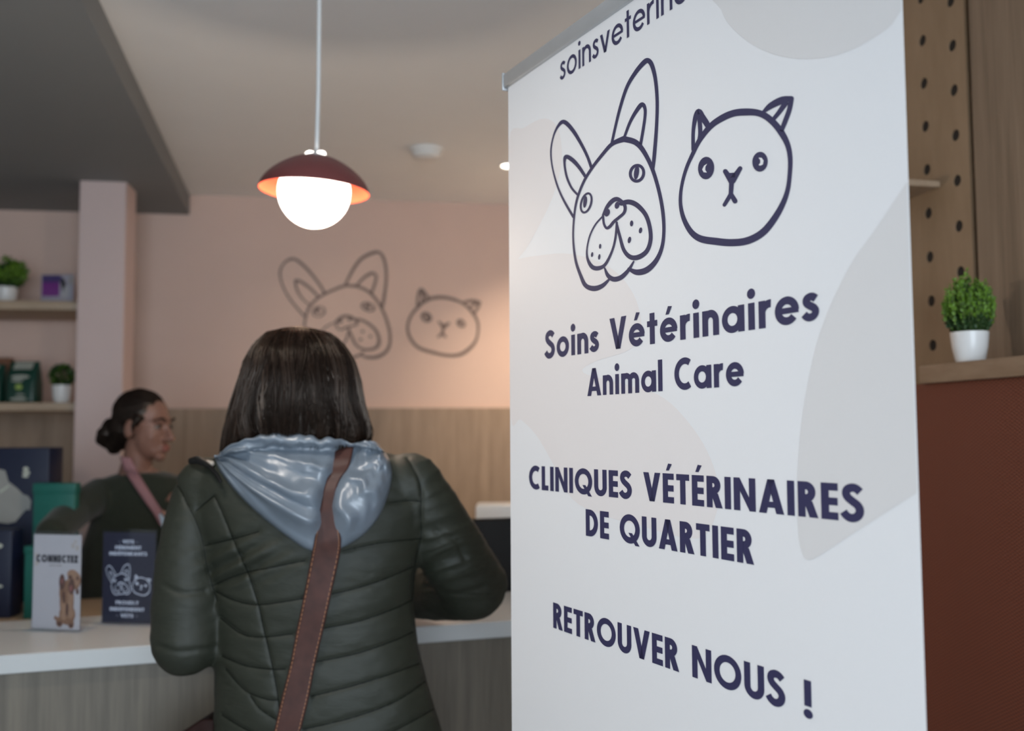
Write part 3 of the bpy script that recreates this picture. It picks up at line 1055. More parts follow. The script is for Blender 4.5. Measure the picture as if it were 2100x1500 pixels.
s_slot, _ = rs(1986, 200, .02)
s_slot2, _ = rs(2004, 430, .02)
s_slot = (s_slot + s_slot2) / 2 + .012
sa, za = rs(1940, 8, .02)
sb, zb = rs(1945, 95, .02)
sc_, zc = rs(1966, 464, .02)
sd_, zd = rs(1905, 483, .02)
pitch_z = (za - zc) / 5.0
col_w = sd_ - sc_
b = NB()
hr = .0138
z_off = zc % pitch_z
NCOL = 7
for c in range(NCOL):
    s0 = sc_ - col_w / 2 + c * col_w
    if c == 0:
        lo_s = s_slot
    else:
        lo_s = s0
    hi_s = s0 + col_w
    zz = zc - 10 * pitch_z + (pitch_z / 2 if c % 2 else 0)
    cs = s0 + col_w / 2
    while zz < CEIL + .2:
        z0, z1 = max(zz - pitch_z / 2, 1.40), min(zz + pitch_z / 2, CEIL - .002)
        if z1 - z0 > .01:
            N = 16
            hole = z0 < zz - hr and z1 > zz + hr
            fr = lambda s, z, d=0.02: RW + RN * d + RU * s + Vector((0, 0, z))
            if hole:
                # rectangle ring around a round hole, with the hole's wall
                rect = []
                for q in range(N):
                    a = 2 * PI * (q + .5) / N
                    dx, dz = math.cos(a), math.sin(a)
                    ts = []
                    ts.append(((hi_s - cs) if dx > 0 else (lo_s - cs)) / dx if abs(dx) > 1e-6 else 9)
                    ts.append(((z1 - zz) if dz > 0 else (z0 - zz)) / dz if abs(dz) > 1e-6 else 9)
                    tt = min(ts)
                    rect.append((cs + dx * tt, zz + dz * tt))
                circ = [(cs + hr * math.cos(2 * PI * (q + .5) / N), zz + hr * math.sin(2 * PI * (q + .5) / N)) for q in range(N)]
                vo = [b.verts.new(fr(*p)) for p in rect]
                vi = [b.verts.new(fr(*p)) for p in circ]
                vb = [b.verts.new(fr(p[0], p[1], .0172)) for p in circ]
                for q in range(N):
                    j = (q + 1) % N
                    b.faces.new((vo[q], vo[j], vi[j], vi[q]))
                    f = b.faces.new((vi[q], vi[j], vb[j], vb[q])); f.material_index = 0
                f = b.faces.new(vb); f.material_index = 1  # dark disc stands in for the shade inside the hole
                # corner triangles
                for (xs, zs) in ((lo_s, z0), (hi_s, z0), (hi_s, z1), (lo_s, z1)):
                    q = min(range(N), key=lambda q: math.atan2(zs - zz, xs - cs) % (2 * PI) - (2 * PI * (q + .5) / N) if (math.atan2(zs - zz, xs - cs) % (2 * PI) - (2 * PI * (q + .5) / N)) >= 0 else 99)
                    vc = b.verts.new(fr(xs, zs))
                    try:
                        b.faces.new((vo[q], vc, vo[(q + 1) % N]))
                    except ValueError:
                        pass
            else:
                b.faces.new([b.verts.new(fr(*p)) for p in ((lo_s, z0), (hi_s, z0), (hi_s, z1), (lo_s, z1))])
        zz += pitch_z
PEG_S1 = sc_ - col_w / 2 + NCOL * col_w
# edges of the sheet
slab(b, RW, RU, RN, s_slot, s_slot + .003, .003, .0199, 1.40, CEIL - .002)
slab(b, RW, RU, RN, PEG_S1 - .003, PEG_S1, .003, .0199, 1.40, CEIL - .002)
bmesh.ops.remove_doubles(b, verts=b.verts[:], dist=1e-5)
bmesh.ops.recalc_face_normals(b, faces=b.faces[:])
t = thing('pegboard', 'plywood pegboard with staggered round holes on the right wall', 'pegboard', tuple((RW + RU * (s_slot + .2) + RN * .01 + Vector((0, 0, 1.4)))))
obj('board', b, [M['peg_oak'], M['dark']], t, smooth=False)
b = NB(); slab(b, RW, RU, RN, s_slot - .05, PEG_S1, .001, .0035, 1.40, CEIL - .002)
obj('backing', b, M['dark'], t, smooth=False, label='dark backing put in as the shade in the slot')
# little wooden shelf hung on the pegboard
s0, z0 = rs(1922, 377, .03)
b = NB(); slab(b, RW, RU, RN, s0, s0 + .34, .0205, .13, z0 - .008, z0 + .008); bevelled(b, .002, 1)
tag(obj('peg_shelf', b, M['ledge_oak']), 'small thin wooden shelf fixed to the pegboard', 'shelf')
# vertical-grain wood panel right of the slot
b = NB(); slab(b, RW, RU, RN, _rf + 2.2, s_slot - .022, .0042, .026, 1.40, CEIL - .002); bevelled(b, .002, 1)
tag(obj('wood_panel', b, M['panel_oak']), 'tall oak wall panel with vertical grain right of the pegboard', 'wall panel')

# partition with ledge: front face plane passes px (1990, 740) at Y = 2.1
LQ = at(1990, 740, 2.06)
ledge_z = LQ.z
s_end = (on_plane(1884, 760, LQ, RN) - RW).dot(RU)
off_f = (LQ - RW).dot(RN)
lt = .040
t = thing('ledge_divider', 'wood-capped divider with red-brown woven panel right of the banner', 'divider', tuple(RW + RN * off_f * .5 + RU * (s_end - .8)))
b = NB(); slab(b, RW, RU, RN, s_end - 1.75, s_end, .026, off_f, ledge_z - lt, ledge_z); bevelled(b, .003)
obj('ledge_cap', b, M['ledge_oak'], t)
b = NB()
fs = slab(b, RW, RU, RN, s_end - 1.72, s_end + .05, off_f - .045, off_f - .014, .10, ledge_z - lt)
uvl = b.loops.layers.uv.new('UVMap')
for f in b.faces:
    for l in f.loops:
        d = l.vert.co - RW
        l[uvl].uv = (d.dot(RU), d.z)
obj('woven_panel', b, M['weave'], t, smooth=False, label='red-brown woven panel')
b = NB()
slab(b, RW, RU, RN, s_end - .012, s_end + .012, .026, off_f - .046, 0, ledge_z - lt)
slab(b, RW, RU, RN, s_end - 1.75, s_end - 1.72, .026, off_f - .012, 0, ledge_z - lt)
slab(b, RW, RU, RN, s_end - 1.72, s_end - .012, .026, off_f - .018, 0, .10)
obj('frame', b, M['panel_oak'], t, smooth=False)


def plant(name, label, base, pot_r, pot_h, leaf_fn, mats, seed, group='small white-potted plants'):
    rnd = random.Random(seed)
    t = thing(name, label, 'plant', tuple(base), group)
    b = NB()
    lathe(b, [(0, 0), (pot_r * .70, 0), (pot_r * .78, pot_h * .06), (pot_r * .93, pot_h * .5), (pot_r, pot_h * .93), (pot_r, pot_h), (pot_r * .92, pot_h), (pot_r * .88, pot_h * .86), (0, pot_h * .86)], base, 40)
    obj('pot', b, M['white_ceramic'], t)
    b = NB(); lathe(b, [(0, pot_h * .9), (pot_r * .5, pot_h * .9), (pot_r * .88, pot_h * .87)], base, 24)
    obj('soil', b, M['soil'], t)
    lf, st = NB(), NB()
    leaf_fn(lf, st, base + Vector((0, 0, pot_h * .88)), rnd)
    obj('foliage', lf, mats, t)
    obj('stems', st, M['stem'], t)
    return t


def leaf(bm, p, d, size, rnd, wide=.45, mi=0):
    d = d.normalized()
    side = d.cross(Vector((rnd.uniform(-1, 1), rnd.uniform(-1, 1), rnd.uniform(-1, 1)))).normalized()
    up = side.cross(d)
    w = size * wide
    v = [bm.verts.new(p), bm.verts.new(p + d * size * .5 + side * w + up * size * .10), bm.verts.new(p + d * size + up * size * -.05),
         bm.verts.new(p + d * size * .5 - side * w + up * size * .10)]
    m = bm.verts.new(p + d * size * .5)
    for q in ((v[0], v[1], m), (v[1], v[2], m), (v[2], v[3], m), (v[3], v[0], m)):
        f = bm.faces.new(q)
        f.material_index = mi


def sprigs(n, h, spread, r0, size, up=1.0):
    def fn(lf, st, base, rnd):
        for i in range(n):
            a = rnd.uniform(0, 2 * PI)
            q = math.sqrt(rnd.random())
            tip = base + Vector((math.cos(a) * spread * q, math.sin(a) * spread * q, h * (1 - .42 * q * q) * rnd.uniform(.72, 1.12)))
            foot = base + Vector((math.cos(a) * r0 * q, math.sin(a) * r0 * q, 0))
            mid = foot.lerp(tip, .5) + Vector((math.cos(a), math.sin(a), 0)) * spread * .12
            pts = [Vector(x) for x in crom([foot, mid, tip], 5)]
            tube(st, pts, .0009, 4, False)
            for j in range(2, len(pts)):
                for kk in range(4):
                    d = (pts[j] - pts[j - 1]).normalized() * .7 * up + Vector((rnd.uniform(-1, 1), rnd.uniform(-1, 1), rnd.uniform(-.4, .8)))
                    leaf(lf, pts[j] + Vector((rnd.uniform(-1, 1), rnd.uniform(-1, 1), rnd.uniform(-1, 1))) * size * .3, d, size * rnd.uniform(.7, 1.2), rnd, .36, 1 if (q < .55 and rnd.random() < .8 and j < len(pts) - 2) or (j < 5 and rnd.random() < .85) else 0)  # inner and lower leaves coloured darker to imitate shade inside the plant
    return fn


pb = at(1990, 739, 2.055 + .055)
pb.z = ledge_z
pk = pb.y / F
plant('potted_plant', 'bright green bushy plant in white pot on the wooden ledge', pb, 37 * pk, 62 * pk,
      sprigs(135, 122 * pk, 50 * pk, 27 * pk, .0080, 1.3), [M['leaf_bright'], M['leaf_dark']], 5)

# ================================================================== reception counter
CF0, CF1 = at_z(0, 1345, .93), at_z(1047, 1273, .93)
CU = (CF1 - CF0).to_2d().normalized()
CU = Vector((CU.x, CU.y, 0))
CV = Vector((-CU.y, CU.x, 0))                # away from the camera
CL = (CF1 - CF0).length
CP = Vector((CF0.x, CF0.y, 0))
cb = CP + CU * (CL / 2) + CV * .2
t = thing('reception_counter', 'reception counter with white worktop and grey oak front', 'counter', (cb.x, cb.y, 0))
b = NB(); slab(b, CP, CU, CV, -.62, CL + .75, 0, .43, .889, .93); bevelled(b, .002, 1)
obj('worktop', b, M['white_top'], t)
b = NB(); slab(b, CP, CU, CV, -.60, CL + .73, .022, .04, .0, .889)
obj('front_panel', b, M['counter_oak'], t, smooth=False)
for u0 in (-.60, CL + .71):
    b = NB()
    slab(b, CP, CU, CV, u0, u0 + .02, .04, .39, 0, .889)
    obj('side_panel', b, M['counter_oak'], t, smooth=False)
b = NB(); slab(b, CP, CU, CV, -.58, CL + .71, .045, .38, .3, .32)
obj('inner_shelf', b, M['counter_oak'], t, smooth=False)
db = CP + CU * (CL / 2) + CV * .7
t = thing('staff_desk', 'pale wooden desk behind the white counter', 'desk', (db.x, db.y, 0))
b = NB(); slab(b, CP, CU, CV, -.62, CL + .75, .40, 1.10, .845, .875); bevelled(b, .002, 1)
obj('desk_top', b, M['shelf_oak'], t)
for u0 in (-.60, CL + .71):
    b = NB(); slab(b, CP, CU, CV, u0, u0 + .02, .45, 1.08, 0, .845)
    obj('leg_panel', b, M['counter_oak'], t, smooth=False)


# --- card holders on the counter
def card_holder(name, label, bl, br, top_y, card_mat, paint):
    p0, p1 = at_z(bl[0], bl[1], .93), at_z(br[0], br[1], .93)
    u = (p1 - p0); W = u.length; u.normalize()
    v = Vector((-u.y, u.x, 0))
    mid = (p0 + p1) / 2
    H = (bl[1] - top_y) * mid.y / F * 1.0
    t = thing(name, label, 'card holder', tuple(mid), 'card holders on the counter')
    b = NB()
    slab(b, p0, u, v, 0, W, 0, .0016, .932, .93 + H)
    obj('front_sheet', b, M['clear'], t, smooth=False)
    b = NB()
    slab(b, p0, u, v, 0, W, .0050, .0066, .932, .93 + H)
    obj('back_sheet', b, M['clear'], t, smooth=False)
    b = NB()
    slab(b, p0, u, v, -.012, W + .006, -.012, .062, .9301, .9325)
    obj('foot', b, M['clear'], t, smooth=False)
    b = NB(); slab(b, p0, u, v, .003, W - .003, .0032, .0044, .9345, .93 + H - .008)
    obj('card', b, card_mat, t, smooth=False)

    def fn(x, y, lf):
        q = p0 + u * (.003 + x * (W - .006)) + v * (.0030 - lf)
        return Vector((q.x, q.y, .9345 + y * (H - .0125)))
    paint(fn, t, W, H)


def centred(bm, s, cx, y, cap, width, fn, w=.2, gap=.14, mi=0):
    P, L = text_polys(s, w, gap)
    sx = width / L
    put(bm, P, lambda x, yy, lf: fn(cx - width / 2 + x * sx, y + yy * cap, lf), mi)


def paint_white(fn, t, W, H):
    b = NB()
    centred(b, 'CONNECTEZ', .5, .705, .080, .88, lambda x, y, lf: fn(x, y, lf + 4e-4), .30, .10)
    obj('headline', b, M['black_ink'], t, smooth=False)
    b = NB()
    centred(b, 'avec nous', .47, .665, .022, .26, fn, .16, .12)
    obj('subline', b, M['wall_ink'], t, smooth=False)
    ell = lambda lst: [[p for p in oval(x, y, rx, ry, tl, 22)] for x, y, rx, ry, tl in lst]
    b = NB()
    put(b, ell([(.83, .885, .035, .03, 10), (.92, .865, .035, .03, 0), (.88, .93, .03, .02, 0), (.08, .70, .05, .03, 30), (.06, .78, .03, .02, 0)]), fn, 0, 0)
    obj('leaf_print', b, M['beige_print'], t, smooth=False)
    b = NB()
    put(b, ell([(.727, .305, .15, .22, 0), (.742, .16, .17, .11, 0), (.63, .41, .065, .11, -8), (.87, .52, .14, .10, 0), (.585, .08, .075, .055, 0), (.825, .065, .065, .05, 0), (.50, .12, .035, .022, 0)]), fn, 0, 2e-4)
    put(b, ell([(.83, .585, .11, .05, 0), (.80, .50, .05, .07, 20), (.93, .53, .05, .07, 0), (.80, .32, .06, .12, 0), (.66, .25, .05, .09, 10), (.80, .18, .08, .06, 0), (.67, .15, .06, .05, 0)]), fn, 2, 4e-4)
    put(b, ell([(.62, .50, .062, .085, 0), (.82, .455, .065, .085, 0), (.945, .405, .035, .032, 0), (.79, .555, .04, .022, 0), (.94, .545, .025, .025, 0), (.66, .34, .03, .07, 10), (.585, .06, .05, .025, 0), (.83, .045, .045, .02, 0), (.74, .21, .03, .07, 0)]), fn, 1, 6e-4)
    put(b, ell([(.81, .435, .028, .035, 0), (.62, .51, .02, .03, 0)]), fn, 3, 8e-4)
    obj('dog_picture', b, [M['poodle'], M['poodle_dark'], M['poodle_light'], M['lip']], t, smooth=False, label='printed brown curly dog standing upright')


def paint_navy(fn, t, W, H):
    b = NB()
    for s, y, wd in (('• VETS •', .878, .36), ('FIÈREMENT', .812, .50), ('INDÉPENDANTS', .745, .72), ('PROUDLY', .205, .44), ('INDEPENDENT', .132, .66), ('• VETS •', .062, .40)):
        centred(b, s, .48, y, .040, wd, fn, .21, .14)
    obj('lettering', b, M['white_ink'], t, smooth=False)
    b = NB()
    put(b, fit(dog_uv, (.06, .305, .545, .655)), fn, 0, 0)
    put(b, fit(cat_uv, (.565, .305, .925, .535)), fn, 0, 0)
    obj('dog_and_cat_drawing', b, M['white_ink'], t, smooth=False)


card_holder('card_holder', 'clear holder with white CONNECTEZ card showing a brown dog', (61, 1293), (163, 1298), 1093, M['card_white'], paint_white)
card_holder('card_holder', 'clear holder with navy card and white dog and cat drawing', (205, 1281), (317, 1285), 1089, M['card_navy'], paint_navy)


# --- things on the desk behind the counter
def px_box(name, label, cat, x0, x1, yt, yb, Y, depth, mat, zb=.875, turn=0.0, group=None, bev=.004, root=None):
    p0, p1 = at(x0, yb, Y), at(x1, yb, Y)
    top = at((x0 + x1) / 2, yt, Y).z
    u = Vector((p1.x - p0.x, p1.y - p0.y, 0)); W = u.length
    u.normalize()
    u = Matrix.Rotation(turn, 3, 'Z') @ u
    v = Vector((-u.y, u.x, 0))
    P = Vector((p0.x, p0.y, 0))
    b = NB(); slab(b, P, u, v, 0, W, 0, depth, zb, top); bevelled(b, bev)
    mid = P + u * W / 2 + v * depth / 2
    t = thing(name, label, cat, (mid.x, mid.y, zb), group)
    return t, obj('body', b, mat, t), P, u, v, W, top


def face_fn(P, u, v, lift=.0012):
    def fn(x, y, lf):
        q = on_plane(x, y, P - v * (lift + lf), v)
        return q
    return fn


t, o, P, u, v, W, top = px_box('display_box', 'large navy blue box printed with a white dog on the left of the desk', 'box', -90, 93, 919, 1242, 3.12, .10, M['blue_box'])
b = NB()
fn = face_fn(P, u, v)
put(b, [[np.array((x / 3.75, 900 + y / 3.75)) for x, y in [(-220, 330), (-120, 250), (0, 235), (40, 245), (65, 330), (130, 380), (180, 430), (215, 440), (240, 480), (230, 550), (205, 545), (170, 580), (120, 640), (60, 655), (0, 645), (-120, 660), (-220, 560)]]], fn)
put(b, [[np.array((x / 3.75, 900 + y / 3.75)) for x, y in [(0, 425), (70, 370), (72, 352), (0, 400)]]], fn, 1, .0004)
obj('dog_print', b, [M['dog_print'], M['pale_print']], t, smooth=False, label='off-white dog silhouette print')
b = NB()
put(b, [oval(53, 962, 6, 4), oval(54, 970, 8, 4), oval(52, 977, 7, 3)], fn, 0, 0)
obj('emblem', b, M['pale_print'], t, smooth=False)
t, o, P, u, v, W, top = px_box('display_box', 'small navy blue box in front of the large blue dog box', 'box', -75, 20, 1088, 1258, 2.90, .07, M['blue_box'])
b = NB(); put(b, [oval(-14, 1120, 20, 7), oval(-10, 1203, 16, 4)], face_fn(P, u, v), 0, 0)
obj('print', b, M['pale_print'], t, smooth=False)
t, o, P, u, v, W, top = px_box('gift_box', 'tall teal green box behind the white dog card', 'box', 62, 148, 993, 1244, 3.075, .036, M['teal'])
b = NB(); slab(b, P, u, v, -.002, W + .002, -.002, .040, top - .03, top + .002); bevelled(b, .003)
obj('lid', b, M['teal'], t)
t, o, P, u, v, W, top = px_box('gift_box', 'short teal green box peeking out left of the white dog card', 'box', 47, 112, 1122, 1256, 2.885, .06, M['teal'])
b = NB(); slab(b, P, u, v, -.002, W + .002, -.002, .062, top - .02, top + .002); bevelled(b, .003)
obj('lid', b, M['teal'], t)

# monitor and printer on the right end of the desk
P0 = at(950, 1210, 2.93)
t = thing('monitor', 'black monitor turned away on the desk beside the banner', 'monitor', (P0.x + .25, P0.y + .10, .875))
mt = at(1000, 1066, 2.93).z
b = NB(); slab(b, P0, CU, CV, 0, .52, 0, .028, .905, mt); bevelled(b, .008, 3)
obj('screen_housing', b, M['black_plastic'], t)
b = NB(); slab(b, P0, CU, CV, .01, .51, .0285, .0305, .915, mt - .01)
obj('screen', b, M['eye_dark'], t, smooth=False)
b = NB(); slab(b, P0, CU, CV, .15, .37, -.03, .12, .875, .885); slab(b, P0, CU, CV, .23, .29, .0, .026, .88, 1.0); bevelled(b, .003)
obj('stand', b, M['black_plastic'], t)
t, o, P, u, v, W, top = px_box('printer', 'white desktop printer behind the black monitor', 'printer', 975, 1100, 1036, 1120, 3.30, .14, M['white_plastic'], .875, 0, None, .01)
b = NB(); slab(b, P, u, v, .012, W - .012, -.004, .06, top - .05, top - .044)
obj('paper_slot', b, M['black_plastic'], t, smooth=False)

# ================================================================== shelves on the left and what stands on them
SY = 4.36


def shelf(yt, yb, label):
    p0, p1 = at(0, yt, SY), at(150, yt, SY)
    zt, zb = p0.z, at(0, yb, SY).z
    e = Vector((c0.x, c0.y, 0)) + WN * -.10
    e.z = 0
    b = NB()
    slab(b, e, -WU, -WN, .001, 1.25, 0, .44, zb, zt); bevelled(b, .003)
    o = obj('wall_shelf', b, M['shelf_oak'])
    tag(o, label, 'shelf', 'oak shelves left of the column')
    return zt


z_hi = shelf(620, 638, 'upper oak wall shelf left of the pink column')
z_lo = shelf(827, 844, 'lower oak wall shelf left of the pink column')


def on_shelf(px, z, Y=4.45):
    q = at(px, 700, Y)
    return Vector((q.x, q.y, z))


kk = 4.45 / F
plant('potted_plant', 'leafy green plant in white pot at the left of the upper shelf', on_shelf(10, z_hi), 22 * kk, 36 * kk, sprigs(60, 60 * kk, 44 * kk, 14 * kk, .020, .6), [M['leaf_bright'], M['leaf_dark']], 11)
plant('potted_plant', 'round dark green topiary plant in white pot on the lower shelf', on_shelf(129, z_lo), 19 * kk, 37 * kk,
      lambda lf, st, base, rnd: ([leaf(lf, base + Vector((0, 0, 24 * kk)) + d * 22 * kk * rnd.uniform(.55, 1), d + Vector((rnd.uniform(-.6, .6), rnd.uniform(-.6, .6), rnd.uniform(-.6, .6))), .014, rnd, .4, 1 if rnd.random() < .75 else 0)
                                  for d in [Vector((rnd.gauss(0, 1), rnd.gauss(0, 1), rnd.gauss(0, 1))).normalized() for _ in range(900)]],
                                 tube(st, [base, base + Vector((0, 0, 24 * kk))], .003, 6)), [M['leaf_bright'], M['leaf_dark']], 12)
# leaflet stand with a purple leaflet
q0 = on_shelf(80, z_hi, 4.42); q1 = on_shelf(149, z_hi, 4.42)
u = (q1 - q0); W = u.length; u.normalize(); v = Vector((-u.y, u.x, 0))
t = thing('leaflet_stand', 'purple and white leaflet in a clear stand on the upper shelf', 'leaflet stand', tuple((q0 + q1) / 2))
H = 62 * 4.42 / F
b = NB(); slab(b, q0, u, v, 0, W, 0, .002, z_hi + .004, z_hi + H); slab(b, q0, u, v, 0, W, -.02, .05, z_hi, z_hi + .003)
obj('acrylic_sleeve', b, M['clear'], t, smooth=False)
b = NB(); slab(b, q0, u, v, .003, W - .003, .0025, .004, z_hi + .006, z_hi + H - .004)
obj('card', b, M['lilac'], t, smooth=False)
ln = lambda x, y, lf: q0 + u * (x * W) + v * (.0022 - lf) + Vector((0, 0, y * H))
b = NB()
put(b, [_rect(.04, .25, .56, .72)], ln, 0)
put(b, [_rect(.04, .72, .60, .96)], ln, 1)
put(b, [oval(.70, .55, .07, .34, 12)], ln, 2, 1e-4)
put(b, [oval(.78, .45, .10, .16, 0), oval(.74, .30, .13, .12, 0)], ln, 3, 3e-4)
put(b, [oval(.90, .78, .08, .16, 0)], ln, 4, 1e-4)
obj('print', b, [M['purple'], M['violet'], M['eye_dark'], M['card_white'], M['beige_print']], t, smooth=False, label='purple panel with dark dog print')


def food_bag(label, px0, px1, yt, Y):
    a, c = on_shelf(px0, z_lo, Y), on_shelf(px1, z_lo, Y)
    W = (c - a).length
    H = at(px0, yt, Y).z - z_lo
    mid = (a + c) / 2
    t = thing('food_bag', label, 'bag', tuple(mid), 'green pet food bags')
    u = (c - a).normalized(); v = Vector((-u.y, u.x, 0))
    rings = []
    for q, (fz, fw, fd) in enumerate(((0, .94, .085), (.04, 1, .10), (.45, 1.0, .095), (.75, .98, .06), (.9, .97, .022), (1.0, .98, .004))):
        rings.append([mid + u * (W / 2 * fw * math.copysign(abs(math.cos(w)) ** .35, math.cos(w))) + v * (fd / 2 * math.copysign(abs(math.sin(w)) ** .45, math.sin(w)) + .0)
                      + Vector((0, 0, fz * H)) for w in [2 * PI * (k + .5) / 28 for k in range(28)]])
    b = NB(); loft(b, rings)
    obj('pouch', b, M['green_bag'], t)
    b = NB()
    f2 = lambda x, y, lf: mid + u * (x * W) + v * (-.0525 - lf + max(0, (y - .5)) * .075) + Vector((0, 0, y * H))
    put(b, [_rect(-.28, .80, .34, .98)], lambda x, y, lf: mid + u * (x * W) + v * (-.034 + (y - .8) * .15) + Vector((0, 0, y * H)), 0)
    put(b, [oval(.02, .62, .30, .05), oval(-.05, .53, .2, .03)], f2, 0, .004)
    put(b, [oval(0, .38, .12, .07)], f2, 1, .001)
    put(b, [oval(0, .10, .28, .035), oval(.05, .2, .15, .02)], f2, 0, .001)
    obj('print', b, [M['pale_print'], M['lime_print']], t, smooth=False)


food_bag('dark green pet food bag beside the small topiary on the lower shelf', 22, 84, 742, 4.45)
food_bag('dark green pet food bag cut off by the left edge of the photo', -52, 14, 748, 4.45)
t, o, P, u, v, W, top = px_box('food_pack', 'rust-brown pack behind the leftmost green bag on the shelf', 'pack', -40, 16, 734, 827, 4.58, .05, M['tan_pack'], z_lo)

# ================================================================== people: shared pieces


def head_bm(b, c, rot, s=1.0):
    def P(x, y, z):
        return Vector(c) + rot @ (Vector((x, y, z)) * s)

    def E(x, y, z, rx, ry, rz):
        ball(b, P(x, y, z), (rx * s, ry * s, rz * s), rot, 24, 16)
    E(0, -.012, .035, .073, .094, .080)
    E(0, .030, -.030, .060, .060, .088)
    E(0, .046, -.078, .042, .042, .034)
    E(0, .070, -.102, .022, .020, .018)
    E(0, .070, .022, .048, .024, .016)
    for d in (-1, 1):
        E(d * .030, .053, -.034, .026, .026, .028)
        E(d * .076, -.004, -.014, .010, .020, .032)
        E(d * .012, .096, -.042, .0085, .011, .008)
    tube(b, [P(0, .084, .008), P(0, .100, -.016), P(0, .114, -.038)], [.009 * s, .010 * s, .012 * s], 14)
    ball(b, P(0, .112, -.038), .0125 * s)
    E(0, .090, -.066, .021, .012, .007)
    E(0, .088, -.078, .019, .013, .008)
    tube(b, [P(0, -.005, -.05), P(0, -.020, -.13), P(0, -.035, -.215)], [.050 * s, .050 * s, .058 * s], 20)
    return P


def face_parts(parent, P, rot, s, hairm):
    for d in (-1, 1):
        b = NB()
        ball(b, P(d * .031, .0765, -.001), (.0130 * s, .010 * s, .0065 * s), rot, 16, 10)
        e = obj('eye', b, M['eye_white'], parent)
        b = NB()
        ball(b, P(d * .031, .0847, -.001), (.0062 * s, .0030 * s, .0060 * s), rot, 12, 8)
        obj('iris', b, M['eye_dark'], e)
        b = NB()
        tube(b, [P(d * .018, .083, .004), P(d * .031, .0855, .0072), P(d * .043, .077, .003)], .0015 * s, 6)
        obj('lashes', b, M['eye_dark'], e)
        b = NB()
        tube(b, [P(d * .014, .096, .022), P(d * .032, .094, .030), P(d * .052, .076, .022)], [.003 * s, .0038 * s, .0022 * s], 8)
        obj('eyebrow', b, hairm, parent)
    b = NB()
    ball(b, P(0, .0935, -.0665), (.020 * s, .0095 * s, .0055 * s), rot, 16, 10)
    ball(b, P(0, .0925, -.0775), (.018 * s, .0100 * s, .0065 * s), rot, 16, 10)
    obj('lips', b, M['lip'], parent)


def hand_bm(b, wrist, fwd, palm_n, thumb_side, curl=.35, s=1.0):
    """palm and five bent fingers; fwd = finger direction, palm_n = out of the palm"""
    f = Vector(fwd).normalized()
    n = (Vector(palm_n) - f * Vector(palm_n).dot(f)).normalized()
    a = f.cross(n) * thumb_side           # towards the thumb
    w = Vector(wrist)
    rot = Matrix((a, f, n)).transposed()
    ball(b, w + f * .048 * s, (.040 * s, .050 * s, .016 * s), rot, 20, 14)
    ball(b, w + f * .012 * s, (.028 * s, .026 * s, .019 * s), rot)
    for i, (off, L) in enumerate(((.028, .074), (.010, .082), (-.010, .076), (-.028, .060))):
        p = w + f * (.086 - abs(off + .004) * .35) * s + a * off * s
        ang, d = 0.0, f
        pts, rad = [w + f * .05 * s + a * off * .8 * s, p], [.010 * s, .0098 * s]
        for q, fr in enumerate((.45, .31, .24)):
            ang += curl * (0.5 + .5 * q) * (1 + .08 * i)
            d = (f * math.cos(ang) + n * math.sin(ang)).normalized()
            d = (d + a * off * 1.6).normalized()
            p = p + d * L * fr * s
            pts.append(p)
            rad.append((.0092, .0084, .0072)[q] * s)
        chain(b, pts, rad)
    p = w + f * .022 * s + a * .026 * s
    pts, rad = [p], [.0125 * s]
    for q, L in enumerate((.036, .030, .024)):
        d = (f * (.62 + .18 * q) + a * (.70 - .25 * q) + n * .25).normalized()
        p = p + d * L * s
        pts.append(p)
        rad.append((.0115, .0102, .0085)[q] * s)
    chain(b, pts, rad)


def ellipse_ring(cx, cy, z, a, bb, n=40, p=2.0, back=1.0):
    out = []
    for k in range(n):
        w = 2 * PI * k / n
        c, s = math.cos(w), math.sin(w)
        x = math.copysign(abs(c) ** (2 / p), c) * a
        y = math.copysign(abs(s) ** (2 / p), s) * bb
        out.append(Vector((cx + x, cy + y, z)))
    return out


def legs(t, hip, ang, gap, hip_z, mat_leg, mat_shoe):
    """trousers and shoes standing on the floor; ang = facing direction (plan)"""
    f = Vector((math.cos(ang), math.sin(ang), 0)); sd = Vector((-f.y, f.x, 0))
    b = NB()
    ball(b, Vector((hip.x, hip.y, hip_z)), (.165, .12, .12))
    for d in (-1, 1):
        chain(b, [Vector((hip.x, hip.y, hip_z)) + sd * d * gap, Vector((hip.x, hip.y, .46)) + sd * d * (gap + .005) + f * .015, Vector((hip.x, hip.y, .10)) + sd * d * (gap + .01)], [.092, .060, .048])
    obj('trousers', remesh(b, .010, 4), mat_leg, t)
    for d in (-1, 1):
        b = NB()
        c = Vector((hip.x, hip.y, 0)) + sd * d * (gap + .01)
        chain(b, [c + Vector((0, 0, .05)) - f * .03, c + f * .06 + Vector((0, 0, .042)), c + f * .15 + Vector((0, 0, .034))], [.045, .042, .033])
        slab(b, c, f, sd, -.075, .185, -.042, .042, 0, .022)
        obj('shoe', remesh(b, .006, 3), mat_shoe, t)


# ================================================================== customer in the green quilted jacket
CYC = 2.03
hipc = at(665, 1500, 2.05)
t = thing('person', 'person with dark bob in green quilted jacket seen from behind at the counter', 'person', (hipc.x, 2.05, 0))
customer = t
